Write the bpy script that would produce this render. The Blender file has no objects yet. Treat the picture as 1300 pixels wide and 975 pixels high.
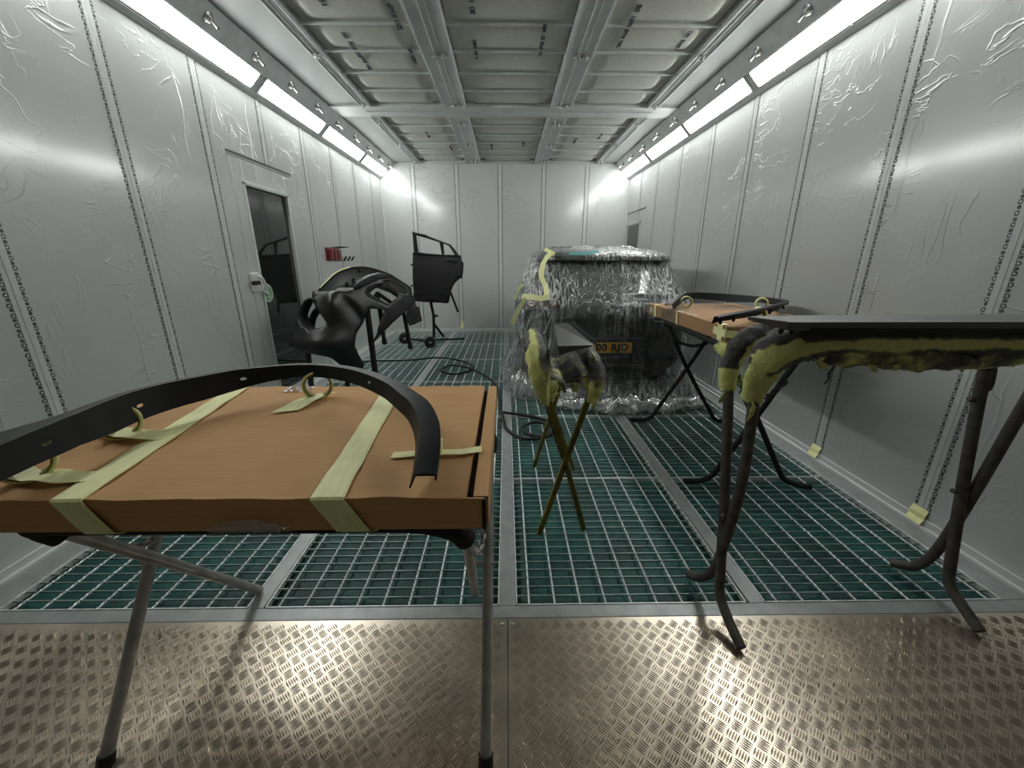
import bpy, bmesh, math, random
from mathutils import Vector, Matrix, noise
random.seed(7)
S = bpy.context.scene
COL = S.collection
R = math.radians

# ------------------------------------------------------------------ materials
def nt(name):
    m = bpy.data.materials.new(name); m.use_nodes = True
    t = m.node_tree; b = t.nodes['Principled BSDF']
    return m, t, b
def nd(t, typ, **kw):
    n = t.nodes.new(typ)
    for k, v in kw.items():
        if k.startswith('i_'):
            key = k[2:].replace('_', ' ')
            n.inputs[key].default_value = v
        else: setattr(n, k, v)
    return n
def ramp(t, src, stops):
    r = t.nodes.new('ShaderNodeValToRGB')
    e = r.color_ramp.elements
    e[0].position, e[0].color = stops[0][0], (*stops[0][1], 1)
    e[1].position, e[1].color = stops[-1][0], (*stops[-1][1], 1)
    for p, c in stops[1:-1]:
        x = e.new(p); x.color = (*c, 1)
    t.links.new(src, r.inputs['Fac'])
    return r.outputs['Color']
def g3(v): return (v, v, v)
def coords(t, scale=(1, 1, 1), rot=(0, 0, 0)):
    tc = t.nodes.new('ShaderNodeTexCoord'); mp = t.nodes.new('ShaderNodeMapping')
    mp.inputs['Scale'].default_value = scale; mp.inputs['Rotation'].default_value = rot
    t.links.new(tc.outputs['Object'], mp.inputs['Vector'])
    return mp.outputs['Vector']
def noi(t, vec, scale=5, detail=4, rough=.5, dist=0, typ='FBM'):
    n = t.nodes.new('ShaderNodeTexNoise'); n.noise_type = typ
    n.inputs['Scale'].default_value = scale; n.inputs['Detail'].default_value = detail
    n.inputs['Roughness'].default_value = rough; n.inputs['Distortion'].default_value = dist
    t.links.new(vec, n.inputs['Vector'])
    return n.outputs['Fac']
def mth(t, op, a, b=None, clamp=False):
    n = t.nodes.new('ShaderNodeMath'); n.operation = op; n.use_clamp = clamp
    for i, x in enumerate((a, b)):
        if x is None: continue
        if isinstance(x, (int, float)): n.inputs[i].default_value = x
        else: t.links.new(x, n.inputs[i])
    return n.outputs[0]
def bump(t, b, h, strength=.3, dist=.01):
    n = t.nodes.new('ShaderNodeBump'); n.inputs['Strength'].default_value = strength
    n.inputs['Distance'].default_value = dist
    t.links.new(h, n.inputs['Height']); t.links.new(n.outputs['Normal'], b.inputs['Normal'])
def plain(name, col, rough=.5, metal=0, var=.12, scale=8, bmp=0, coat=0, spec=.5):
    m, t, b = nt(name)
    v = coords(t); f = noi(t, v, scale, 5)
    lo = tuple(max(0, c * (1 - var)) for c in col); hi = tuple(min(1, c * (1 + var)) for c in col)
    t.links.new(ramp(t, f, [(.3, lo), (.7, hi)]), b.inputs['Base Color'])
    b.inputs['Roughness'].default_value = rough; b.inputs['Metallic'].default_value = metal
    b.inputs['Coat Weight'].default_value = coat; b.inputs['Coat Roughness'].default_value = .05
    b.inputs['Specular IOR Level'].default_value = spec
    if bmp: bump(t, b, noi(t, v, scale * 6, 4), bmp, .004)
    return m
M = {}
def wall_material(name, axis):
    m, t, b = nt(name)
    v = coords(t)
    def iso(vec, scale, det, dist, w):
        n = mth(t, 'ABSOLUTE', mth(t, 'SUBTRACT', noi(t, vec, scale, det, .5, dist), .5))
        return ramp(t, n, [(0, g3(1)), (w*.4, g3(.5)), (w, g3(0))])
    def mask(vec, scale, a, c): return ramp(t, noi(t, vec, scale, 2), [(a, g3(0)), (c, g3(1))])
    # upright crease down the middle of every panel with short side wrinkles
    sx = t.nodes.new('ShaderNodeSeparateXYZ'); t.links.new(v, sx.inputs[0])
    wob = mth(t, 'MULTIPLY', mth(t, 'SUBTRACT', noi(t, v, 3.0, 4), .5), .10)
    ph = mth(t, 'FRACT', mth(t, 'ADD', mth(t, 'DIVIDE', mth(t, 'ADD', sx.outputs[axis], wob), .7395), PH[name]))
    dl = mth(t, 'ABSOLUTE', mth(t, 'SUBTRACT', ph, .5))
    mid = ramp(t, dl, [(0, g3(1)), (.006, g3(.5)), (.016, g3(0))])
    near = ramp(t, dl, [(.05, g3(1)), (.22, g3(0))])
    top = ramp(t, mth(t, 'DIVIDE', sx.outputs[2], 2.7), [(.50, g3(.15)), (.80, g3(1))])
    c_mid = mth(t, 'MULTIPLY', mid, mask(v, 2.1, .45, .60))
    c_side = mth(t, 'MULTIPLY', mth(t, 'MULTIPLY', iso(coords(t, (1.6, 1.6, 5)), 1.9, 3, .6, .022), near), mask(v, 3.4, .47, .60))
    c_top = mth(t, 'MULTIPLY', mth(t, 'MULTIPLY', iso(coords(t, (2, 2, 3.4), (.5, .3, 0)), 2.1, 3, .9, .022), top), mask(v, 2.6, .45, .62))
    c_pk = mth(t, 'MULTIPLY', iso(coords(t, (7, 7, 2.0)), 1.5, 2, .4, .030), mask(coords(t, (1, 1, .9)), 2.8, .56, .66))
    fine = noi(t, v, 38, 3)
    broad = noi(t, v, 2.0, 2)
    h = mth(t, 'ADD', mth(t, 'ADD', mth(t, 'ADD', c_mid, c_side), mth(t, 'ADD', c_top, mth(t, 'MULTIPLY', c_pk, .6))),
            mth(t, 'ADD', mth(t, 'MULTIPLY', broad, .8), mth(t, 'MULTIPLY', fine, .10)))
    bump(t, b, h, .8, .007)
    f = noi(t, v, 1.1, 5)
    t.links.new(ramp(t, f, [(.3, (.50, .515, .505)), (.7, (.56, .572, .56))]), b.inputs['Base Color'])
    b.inputs['Roughness'].default_value = .28
    b.inputs['Coat Weight'].default_value = .9; b.inputs['Coat Roughness'].default_value = .14; b.inputs['Coat IOR'].default_value = 1.6
    return m
PH = {'wall_film': .37, 'wall_film_back': .64}
M['wall'] = wall_material('wall_film', 1)
M['wall_b'] = wall_material('wall_film_back', 0)
M['panel'] = plain('white_coated_panel', (.60, .62, .61), .38, 0, .05, 2)
M['galv'] = plain('galvanised_steel', (.34, .36, .36), .40, .35, .14, 14, .06)
M['alu'] = plain('brushed_aluminium', (.58, .60, .595), .40, .25, .08, 6)
M['dim'] = plain('dim_workshop_wall', (.20, .185, .16), .7)
M['soffit'] = plain('grey_soffit_sheet', (.33, .35, .345), .45, .1, .06, 3)
M['seam'] = plain('seam_strip', (.62, .64, .63), .2, 0, .06, 30, .1)
M['band'] = plain('cove_sheet_metal', (.56, .58, .585), .35, .12, .10, 9)
M['chrome'] = plain('bright_chrome', (.62, .62, .61), .24, .85, .05)
M['plate'] = plain('chequer_plate_aluminium', (.60, .525, .43), .29, 1, .20, 5, .04)
M['grate'] = plain('grate_steel', (.72, .75, .74), .38, .25, .15, 20)
M['bars'] = plain('teal_grey_grate_bars', (.35, .44, .42), .42, .25, .3, 14)  # cross bars toned darker and greener than the rods
M['dark_hole'] = plain('dark_perforation', (.035, .04, .042), .5)
M['dots'] = plain('grey_perforation', (.065, .075, .08), .45)
def mat_mat():
    m, t, b = nt('green_filter_mat')
    v = coords(t)
    a = noi(t, v, 3.2, 5, .6); c = noi(t, coords(t, (60, 160, 60)), 1, 3)
    f = mth(t, 'ADD', mth(t, 'MULTIPLY', a, .7), mth(t, 'MULTIPLY', c, .3))
    t.links.new(ramp(t, f, [(.36, (.001, .028, .026)), (.52, (.003, .075, .066)), (.68, (.012, .15, .13))]), b.inputs['Base Color'])
    b.inputs['Roughness'].default_value = .55
    bump(t, b, c, .5, .004)
    return m
M['mat'] = mat_mat()
M['filter'] = plain('ceiling_filter_cloth', (.60, .60, .535), .9, 0, .05, 30, .12)
M['ink'] = plain('blue_black_ink', (.03, .035, .055), .7)
def cardboard(name, c0, c1, dust):
    m, t, b = nt(name)
    a = noi(t, coords(t, (3, 3, 3)), 2, 5, .6); s = noi(t, coords(t, (1.2, 60, 60)), 3, 3)
    f = mth(t, 'ADD', mth(t, 'MULTIPLY', a, .5), mth(t, 'MULTIPLY', s, .5))
    mx = nd(t, 'ShaderNodeMix', data_type='RGBA')
    t.links.new(ramp(t, noi(t, coords(t), 2.6, 4, .6), [(.46, g3(0)), (.66, g3(dust))]), mx.inputs[0])
    t.links.new(ramp(t, f, [(.3, c0), (.7, c1)]), mx.inputs[6]); mx.inputs[7].default_value = (.09, .085, .08, 1)
    t.links.new(mx.outputs[2], b.inputs['Base Color'])
    b.inputs['Roughness'].default_value = .82
    bump(t, b, s, .12, .002)
    return m
M['card'] = cardboard('cardboard', (.52, .285, .118), (.62, .36, .155), .0)
M['card2'] = cardboard('oversprayed_cardboard', (.36, .20, .095), (.44, .25, .12), .85)
def tape_mat(name, c0, c1, streak):
    m, t, b = nt(name)
    a = noi(t, coords(t, streak), 3, 4, .6, .8)
    t.links.new(ramp(t, a, [(.3, c0), (.7, c1)]), b.inputs['Base Color'])
    b.inputs['Roughness'].default_value = .6
    bump(t, b, noi(t, coords(t, (1, 1, 1)), 45, 5), .35, .003)
    return m
M['tape'] = tape_mat('masking_tape', (.82, .82, .37), (.95, .94, .53), (26, 5, 5))
M['tapecore'] = tape_mat('printed_tape_core', (.05, .05, .008), (.42, .40, .06), (60, 60, 60))
def overspray():
    m, t, b = nt('oversprayed_tape')
    g = t.nodes.new('ShaderNodeAttribute'); g.attribute_name = 'overspray'; g.attribute_type = 'GEOMETRY'
    a = noi(t, coords(t), 11, 6, .7)
    f = mth(t, 'ADD', g.outputs['Fac'], mth(t, 'MULTIPLY', mth(t, 'SUBTRACT', a, .5), 1.9))
    t.links.new(ramp(t, f, [(.32, (.60, .61, .21)), (.5, (.22, .225, .08)), (.74, (.045, .044, .042))]), b.inputs['Base Color'])
    b.inputs['Roughness'].default_value = .62
    bump(t, b, noi(t, coords(t), 26, 5, .65, .8), .95, .010)
    return m
M['spray'] = overspray()
M['black'] = plain('satin_black_plastic', (.009, .0105, .012), .48, 0, .1, 4, 0, 0, .28)
M['primer'] = plain('charcoal_satin_plastic', (.010, .0097, .0094), .40, 0, .15, 3, .03)
M['gun'] = plain('dark_grey_panel', (.085, .083, .081), .42, 0, .08, 5)
M['matte'] = plain('matte_black', (.005, .005, .005), .75, 0, .2, 12)
M['rust'] = plain('paint_caked_steel', (.078, .066, .055), .65, .2, .45, 22, .5)
M['steel'] = plain('worn_steel_tube', (.40, .385, .36), .42, .4, .25, 18, .12)
M['foam'] = plain('black_foam', (.012, .0115, .011), .95, 0, .4, 60, .6)
M['olive'] = plain('oversprayed_yellow_steel', (.14, .115, .008), .5, .1, .45, 14, .2)
M['rubber'] = plain('black_rubber', (.008, .008, .008), .6, 0, .2, 15)
M['white_pl'] = plain('white_plastic', (.62, .62, .58), .35, 0, .05)
M['green'] = plain('green_sticker', (.14, .33, .16), .5, 0, .1)
M['red'] = plain('red_lacquer', (.16, .014, .018), .35, 0, .12, 6)
M['yellow'] = plain('number_plate_yellow', (.82, .42, .010), .4, 0, .05)
M['teal'] = plain('turquoise_tape', (.20, .55, .55), .55)
M['carpaint'] = plain('dark_grey_car_paint', (.016, .018, .020), .22, .35, .1, 2, 0, .6)
M['carglass'] = plain('dark_car_glass', (.008, .010, .010), .06, 0, .1, 2, 0, .3)
M['lamp_red'] = plain('dark_red_lens', (.085, .006, .009), .18, 0, .2, 12, 0, .5)
def glass_door():
    m, t, b = nt('dark_room_glass')
    v = coords(t); f = noi(t, v, 1.2, 3)
    t.links.new(ramp(t, f, [(.3, (.012, .014, .013)), (.7, (.022, .025, .023))]), b.inputs['Base Color'])  # opaque dark colour stands in for the unlit room behind the pane
    b.inputs['Roughness'].default_value = .04; b.inputs['Coat Weight'].default_value = .4
    return m
M['dglass'] = glass_door()
def lampm():
    m, t, b = nt('lit_diffuser')
    b.inputs['Base Color'].default_value = (.8, .8, .8, 1)
    b.inputs['Emission Color'].default_value = (.97, 1, .97, 1)
    b.inputs['Emission Strength'].default_value = LAMP
    return m
LAMP = 13.0
M['lamp'] = lampm()
def film(name, base, amount):
    m, t, b = nt(name)
    out = t.nodes['Material Output']
    def ridge(vec, scale, det, dist, w):
        n = mth(t, 'ABSOLUTE', mth(t, 'SUBTRACT', noi(t, vec, scale, det, .5, dist), .5))
        return ramp(t, n, [(0, g3(1)), (w*.35, g3(.45)), (w, g3(0))])
    v0 = coords(t)
    r1 = ridge(coords(t, (7, 2.5, .55), (0, .10, 0)), 1.7, 1, .1, .034)
    r5 = ridge(coords(t, (13, 4, .9), (0, -.06, 0)), 1.6, 1, .1, .040)
    r2 = ridge(coords(t, (1, 1, 1), (.4, .3, .7)), 7.0, 2, .4, .020)
    r3 = ridge(coords(t, (6, 2.5, .8), (.0, .62, 0)), 1.7, 1, .1, .026)
    r4 = ridge(coords(t, (6, 2.5, .8), (.0, -.70, 0)), 1.5, 1, .1, .024)
    msk = ramp(t, noi(t, v0, 2.4, 3), [(.40, g3(.15)), (.62, g3(1))])
    mk2 = ramp(t, noi(t, coords(t, (1, 1, 1), (0, 0, 1)), 3.4, 2), [(.48, g3(0)), (.62, g3(1))])
    s = mth(t, 'MAXIMUM', mth(t, 'MULTIPLY', mth(t, 'MAXIMUM', mth(t, 'MAXIMUM', r1, r5), mth(t, 'MAXIMUM', r3, r4)), msk), mth(t, 'MULTIPLY', mth(t, 'MULTIPLY', r2, .75), mk2))  # crinkle highlights put into the film's colour as white streaks
    # the film is doubled over the upper half and the left side, a single stretched layer lower right
    sx = t.nodes.new('ShaderNodeSeparateXYZ'); t.links.new(v0, sx.inputs[0])
    lay = mth(t, 'MAXIMUM', mth(t, 'MULTIPLY', mth(t, 'SUBTRACT', sx.outputs[2], .74), 6, True), mth(t, 'MULTIPLY', mth(t, 'SUBTRACT', -.28, sx.outputs[0]), 5, True))
    lay = mth(t, 'MAXIMUM', lay, mth(t, 'MULTIPLY', mth(t, 'SUBTRACT', .22, sx.outputs[2]), 9, True))
    lay = mth(t, 'MAXIMUM', lay, mth(t, 'MULTIPLY', mth(t, 'SUBTRACT', sx.outputs[0], .66), 9, True))
    lay = mth(t, 'ADD', mth(t, 'MULTIPLY', lay, .84), .16)
    fac = mth(t, 'MULTIPLY', mth(t, 'ADD', base, mth(t, 'MULTIPLY', s, amount), True), lay)
    tr = nd(t, 'ShaderNodeBsdfTransparent'); tr.inputs[0].default_value = (.96, .97, .97, 1)
    b.inputs['Base Color'].default_value = (.72, .74, .74, 1)
    b.inputs['Roughness'].default_value = .22; b.inputs['Specular IOR Level'].default_value = .8
    bm = t.nodes.new('ShaderNodeBump'); bm.inputs['Strength'].default_value = .35; bm.inputs['Distance'].default_value = .015
    t.links.new(mth(t, 'ADD', mth(t, 'ADD', r1, r2), mth(t, 'ADD', r3, r5)), bm.inputs['Height']); t.links.new(bm.outputs['Normal'], b.inputs['Normal'])
    gl = nd(t, 'ShaderNodeBsdfGlossy'); gl.inputs['Roughness'].default_value = .12
    gl.inputs['Color'].default_value = (1, 1, 1, 1)
    t.links.new(bm.outputs['Normal'], gl.inputs['Normal'])
    m1 = nd(t, 'ShaderNodeMixShader'); t.links.new(fac, m1.inputs[0])
    t.links.new(tr.outputs[0], m1.inputs[1]); t.links.new(b.outputs[0], m1.inputs[2])
    fr = nd(t, 'ShaderNodeFresnel'); fr.inputs['IOR'].default_value = 1.42
    t.links.new(bm.outputs['Normal'], fr.inputs['Normal'])
    m2 = nd(t, 'ShaderNodeMixShader'); t.links.new(mth(t, 'MULTIPLY', fr.outputs[0], .8), m2.inputs[0])
    t.links.new(m1.outputs[0], m2.inputs[1]); t.links.new(gl.outputs[0], m2.inputs[2])
    t.links.new(m2.outputs[0], out.inputs['Surface'])
    return m
M['film'] = film('clear_masking_film', .11, .75)
M['filmhem'] = film('gathered_masking_film', .30, .5)

# ------------------------------------------------------------------ mesh helpers
class MB:
    def __init__(s): s.v = []; s.f = []; s.mi = []; s.att = None
    def add(s, vs, fs, mi=0):
        o = len(s.v); s.v += [tuple(p) for p in vs]
        s.f += [tuple(i + o for i in f) for f in fs]; s.mi += [mi] * len(fs); return s
    def box(s, x0, x1, y0, y1, z0, z1, mi=0):
        return s.add([(x0,y0,z0),(x1,y0,z0),(x1,y1,z0),(x0,y1,z0),(x0,y0,z1),(x1,y0,z1),(x1,y1,z1),(x0,y1,z1)],
            [(0,3,2,1),(4,5,6,7),(0,1,5,4),(1,2,6,5),(2,3,7,6),(3,0,4,7)], mi)
    def obox(s, c, ax, ay, az, mi=0):
        c, ax, ay, az = map(Vector, (c, ax, ay, az)); vs = []
        for k in (-1, 1):
            for i, j in ((-1,-1),(1,-1),(1,1),(-1,1)): vs.append(c + ax*i + ay*j + az*k)
        return s.add(vs, [(0,3,2,1),(4,5,6,7),(0,1,5,4),(1,2,6,5),(2,3,7,6),(3,0,4,7)], mi)
    def tube(s, pts, r, n=12, mi=0, closed=False, cap=True, sx=None):
        pts = [Vector(p) for p in pts]; N = len(pts)
        rr = r if callable(r) else (lambda i, a: r)
        up = None; rings = []
        for i in range(N):
            if closed: d = pts[(i+1) % N] - pts[i-1]
            else: d = pts[min(i+1, N-1)] - pts[max(i-1, 0)]
            d.normalize()
            if up is None:
                up = Vector((0,0,1)) if abs(d.z) < .9 else Vector((0,1,0))
            u = (up - d*up.dot(d))
            if u.length < 1e-4: u = d.orthogonal()
            u.normalize(); w = d.cross(u); up = u
            rings.append([pts[i] + (u*math.cos(2*math.pi*k/n) + w*math.sin(2*math.pi*k/n))*rr(i, 2*math.pi*k/n) for k in range(n)])
        vs = [p for ring in rings for p in ring]; fs = []
        M_ = N if closed else N-1
        for i in range(M_):
            j = (i+1) % N
            for k in range(n):
                fs.append((i*n+k, i*n+(k+1)%n, j*n+(k+1)%n, j*n+k))
        if not closed and cap:
            fs.append(tuple(range(n-1, -1, -1))); fs.append(tuple((N-1)*n+k for k in range(n)))
        return s.add(vs, fs, mi)
    def cyl(s, p0, p1, r, n=16, mi=0, r1=None):
        a = r; b = r if r1 is None else r1
        return s.tube([p0, p1], lambda i, t: a if i == 0 else b, n, mi)
    def lathe(s, c, axis, prof, n=24, mi=0):
        c = Vector(c); d = Vector(axis).normalized(); u = d.orthogonal().normalized(); w = d.cross(u)
        vs = []; fs = []
        for (h, r) in prof:
            for k in range(n):
                a = 2*math.pi*k/n; vs.append(c + d*h + (u*math.cos(a) + w*math.sin(a))*r)
        for i in range(len(prof)-1):
            for k in range(n): fs.append((i*n+k, i*n+(k+1)%n, (i+1)*n+(k+1)%n, (i+1)*n+k))
        if prof[0] != prof[-1]:
            fs.append(tuple(range(n-1,-1,-1))); fs.append(tuple((len(prof)-1)*n+k for k in range(n)))
        else: pass
        return s.add(vs, fs, mi)
    def grid(s, fn, nu, nv, mi=0):
        vs = [fn(i/nu, j/nv) for i in range(nu+1) for j in range(nv+1)]
        fs = [(i*(nv+1)+j, (i+1)*(nv+1)+j, (i+1)*(nv+1)+j+1, i*(nv+1)+j+1) for i in range(nu) for j in range(nv)]
        return s.add(vs, fs, mi)
    def build(s, name, mats, parent=None, smooth=None, bevel=0, solid=0, fix=True):
        if not isinstance(mats, (list, tuple)): mats = [mats]
        me = bpy.data.meshes.new(name)
        off = Vector((0,0,0))
        p = parent
        while p is not None: off += Vector(p.location); p = p.parent
        me.from_pydata([tuple(Vector(q) - off) for q in s.v], [], s.f)
        for m in mats: me.materials.append(m)
        if len(mats) > 1: me.polygons.foreach_set('material_index', s.mi)
        if s.att is not None:
            a = me.attributes.new('overspray', 'FLOAT', 'POINT'); a.data.foreach_set('value', s.att)
        me.update()
        if fix and len(s.v) < 60000:
            bm = bmesh.new(); bm.from_mesh(me); bmesh.ops.recalc_face_normals(bm, faces=bm.faces); bm.to_mesh(me); bm.free()
        if smooth is not None:
            me.polygons.foreach_set('use_smooth', [True]*len(me.polygons))
            try: me.set_sharp_from_angle(angle=R(smooth))
            except Exception: pass
        o = bpy.data.objects.new(name, me); COL.objects.link(o)
        if parent is not None: o.parent = parent
        if solid:
            md = o.modifiers.new('s', 'SOLIDIFY'); md.thickness = solid; md.offset = 0
        if bevel:
            md = o.modifiers.new('b', 'BEVEL'); md.width = bevel; md.segments = 2; md.limit_method = 'ANGLE'
        return o
def tag(o, label=None, cat=None, group=None, kind=None):
    if label: o['label'] = label
    if cat:
        o['category'] = cat; o['kind'] = 'thing'
    if group: o['group'] = group
    if kind: o['kind'] = kind
    return o
def thing(name, loc, label, cat, group=None):
    o = bpy.data.objects.new(name, None); COL.objects.link(o); o.location = loc
    o.empty_display_size = .1
    return tag(o, label, cat, group)
def struct(mb, name, mats, **kw):
    return tag(mb.build(name, mats, **kw), kind='structure')
def smooth_path(pts, n=8):
    P = [Vector(p) for p in pts]; out = []
    for i in range(len(P)-1):
        p0 = P[max(i-1,0)]; p1 = P[i]; p2 = P[i+1]; p3 = P[min(i+2,len(P)-1)]
        for k in range(n):
            t = k/n
            out.append(.5*((2*p1)+(p2-p0)*t+(2*p0-5*p1+4*p2-p3)*t*t+(3*p1-p0-3*p2+p3)*t**3))
    out.append(P[-1]); return out
def ribbon(mb, pts, wdir, w, th=.0012, wob=0, mi=0, normal=None):
    """flat strip along pts, half width w along wdir (a vector or one per point), thickness th"""
    P = [Vector(p) for p in pts]; vs = []; fs = []
    for i, p in enumerate(P):
        d = (P[min(i+1,len(P)-1)] - P[max(i-1,0)]).normalized()
        W = Vector(wdir[i] if isinstance(wdir, list) else wdir).normalized()
        n = Vector(normal) if normal else d.cross(W).normalized()*-1
        a = w*(1 + wob*noise.noise(p*9)); b = w*(1 + wob*noise.noise(p*9 + Vector((5,5,5))))
        vs += [p - W*a, p + W*b, p + W*b + n*th, p - W*a + n*th]
    for i in range(len(P)-1):
        for k in range(4): fs.append((i*4+k, i*4+(k+1)%4, i*4+4+(k+1)%4, i*4+4+k))
    fs += [(3,2,1,0), tuple(len(vs)-4+k for k in range(4))]
    return mb.add(vs, fs, mi)
def text_mesh(name, body, size, mat, parent, loc, xdir, ydir, depth=.0006, space=1.0, bold=0):
    cu = bpy.data.curves.new(name, 'FONT'); cu.body = body; cu.size = size; cu.extrude = depth
    cu.align_x = 'CENTER'; cu.align_y = 'CENTER'; cu.space_character = space; cu.offset = bold
    ob = bpy.data.objects.new('tmp', cu); COL.objects.link(ob)
    dg = bpy.context.evaluated_depsgraph_get()
    me = bpy.data.meshes.new_from_object(ob.evaluated_get(dg)); bpy.data.objects.remove(ob)
    X = Vector(xdir).normalized(); Y = Vector(ydir).normalized(); Z = X.cross(Y)
    mat4 = Matrix(((X.x,Y.x,Z.x,0),(X.y,Y.y,Z.y,0),(X.z,Y.z,Z.z,0),(0,0,0,1)))
    off = Vector((0,0,0)); p = parent
    while p is not None: off += Vector(p.location); p = p.parent
    me.transform(Matrix.Translation(Vector(loc) - off) @ mat4)
    me.materials.clear(); me.materials.append(mat)
    o = bpy.data.objects.new(name, me); COL.objects.link(o)
    if parent is not None: o.parent = parent
    return o
def fan_poly(outer, holes, fn, step, name, mat, parent, thick, smooth=40):
    """cut a sheet with holes out of a curved patch: outline in patch coordinates, fn maps to space"""
    from mathutils.geometry import delaunay_2d_cdt
    def inside(p, loop):
        c = False; n = len(loop)
        for i in range(n):
            (x1, y1), (x2, y2) = loop[i], loop[(i+1) % n]
            if (y1 > p[1]) != (y2 > p[1]) and p[0] < (x2-x1)*(p[1]-y1)/(y2-y1)+x1: c = not c
        return c
    def ok(p): return inside(p, outer) and not any(inside(p, h) for h in holes)
    pts = []; es = []; loops = []
    for loop in [outer] + holes:
        fine = []
        for i in range(len(loop)):
            a, b = Vector(loop[i]), Vector(loop[(i+1) % len(loop)]); k = max(1, int((b-a).length/step))
            fine += [a.lerp(b, q/k) for q in range(k)]
        o = len(pts); pts += fine; es += [(o+i, o+(i+1) % len(fine)) for i in range(len(fine))]
    nb = len(pts)
    lo = [min(p[k] for p in outer) for k in (0,1)]; hi = [max(p[k] for p in outer) for k in (0,1)]
    y = lo[1] + step*.5; row = 0
    while y < hi[1]:
        x = lo[0] + step*(.5 if row % 2 else .25)
        while x < hi[0]:
            q = Vector((x, y))
            if ok((x, y)) and all((q-p).length > step*.55 for p in pts[:nb]): pts.append(q)
            x += step
        y += step*.87; row += 1
    V, E, F, *_ = delaunay_2d_cdt(pts, es, [], 0, 1e-6)
    keep = [f for f in F if ok(sum((V[i] for i in f), Vector((0,0)))/len(f))]
    mb = MB(); mb.add([fn(v.x, v.y) for v in V], [tuple(f) for f in keep])
    used = sorted({i for f in keep for i in f}); mp = {a: b for b, a in enumerate(used)}
    mb.v = [mb.v[i] for i in used]; mb.f = [tuple(mp[i] for i in f) for f in mb.f]
    return mb.build(name, mat, parent, smooth=60, solid=thick)
ORD = ['first', 'second', 'third', 'fourth', 'fifth', 'sixth', 'seventh', 'eighth', 'ninth', 'tenth', 'eleventh']

# ------------------------------------------------------------------ room shell
XL, XR, YB, YF, ZC, ZS = -2.13, 2.11, 7.5, -.8, 2.87, 2.62
def wall(name, pts, inward, mat='wall', th=.06):
    """flat panel wall with thickness, pts counter-clockwise on the room face"""
    n = Vector(inward); P = [Vector(p) for p in pts]; k = len(P)
    mb = MB(); mb.add(P + [p - n*th for p in P], [tuple(range(k)), tuple(range(2*k-1, k-1, -1))] + [(i, (i+1)%k, k+(i+1)%k, k+i) for i in range(k)])
    return struct(mb, name, M[mat])
# left wall with the doorway cut out (door 3.44..4.39 wide, 2.08 high)
wall('wall_left', [(XL,YF,0),(XL,3.46,0),(XL,3.46,2.07),(XL,4.40,2.07),(XL,4.40,0),(XL,YB,0),(XL,YB,ZS),(XL,YF,ZS)], (1,0,0))
wall('wall_right', [(XR,YF,0),(XR,YB,0),(XR,YB,ZS),(XR,YF,ZS)], (-1,0,0))
wall('wall_back', [(XL,YB,0),(XR,YB,0),(XR,YB,ZS),(1.86,YB,ZC),(-1.88,YB,ZC),(XL,YB,ZS)], (0,-1,0), 'wall_b')
wall('wall_front', [(XL,YF,0),(XR,YF,0),(XR,YF,ZS),(1.86,YF,ZC),(-1.88,YF,ZC),(XL,YF,ZS)], (0,1,0), 'dim')
# seam strips: perforated channel under the film, doubled rows of holes
SEAM_L = [1.05, 1.79, 2.53, 3.25, 4.0, 4.75, 5.475, 6.225, 6.96]
SEAM_R = [.97, 1.715, 2.42, 3.135, 3.86, 4.58, 5.355, 6.125, 6.83]
SEAM_B = [-1.58, -.838, -.10, .646, 1.384]
tri = [0]
def trim_name():
    tri[0] += 1; return 'trim_%d' % tri[0]
def seam(p, along, out, z0, z1):
    p = Vector(p); a = Vector(along); n = Vector(out); mb = MB()
    zc, hz = (z0+z1)/2, (z1-z0)/2
    mb.obox(p + Vector((0,0,zc)) + n*.001, a*.024, n*.0022, Vector((0,0,hz)), 0)
    mb.obox(p + Vector((0,0,zc)) + n*.002, a*.0045, n*.0035, Vector((0,0,hz)), 0)
    z = z0 + .02; k = 0
    while z < z1 - .01:
        for s in (-1, 1):
            r = .0108 if (k + (s > 0)) % 2 else .0080
            c = p + a*(s*.033 + random.uniform(-.0015, .0015)) + Vector((0,0,z + random.uniform(-.002,.002)))
            vs = [c + a*(math.cos(t*math.pi/4)*r*.95) + Vector((0,0,math.sin(t*math.pi/4)*r)) + n*.0016 for t in range(8)]
            mb.add(vs + [v - n*.003 for v in vs], [tuple(range(8))] + [(i,(i+1)%8,8+(i+1)%8,8+i) for i in range(8)], 1)
            if r > .008:
                vs = [c + a*(math.cos(t*math.pi/3)*r*.5) + Vector((0,0,math.sin(t*math.pi/3)*r*.5)) + n*.0022 for t in range(6)]
                mb.add(vs, [tuple(range(6))], 0)
        z += .0218; k += 1
    return struct(mb, trim_name(), [M['seam'], M['dots']], fix=False)
for y in SEAM_L: seam((XL, y, 0), (0,1,0), (1,0,0), .07 if abs(y-4.0) > .3 else 2.10, ZS-.005)
for y in SEAM_R: seam((XR, y, 0), (0,1,0), (-1,0,0), .07, ZS-.005)
for x in SEAM_B: seam((x, YB, 0), (1,0,0), (0,-1,0), .07, ZC-.01)
# baseboards: white lip over a steel angle
def base(name, x, s):
    mb = MB()
    mb.box(min(x, x+s*.012), max(x, x+s*.012), 1.2, YB, .0, .055)
    mb.box(min(x, x+s*.03), max(x, x+s*.03), 1.2, YB, .0, .022)
    struct(mb, name, M['panel'], bevel=.004)
base('baseboard_left', XL, 1); base('baseboard_right', XR, -1)
struct(MB().box(XL, XR, YB-.012, YB, 0, .06), 'baseboard_back', M['panel'], bevel=.004)
# corner posts
for x, s in ((XL, 1), (XR, -1)):
    struct(MB().box(min(x,x+s*.03), max(x,x+s*.03), YB-.03, YB, .06, ZS), trim_name(), M['panel'], bevel=.004)

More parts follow.
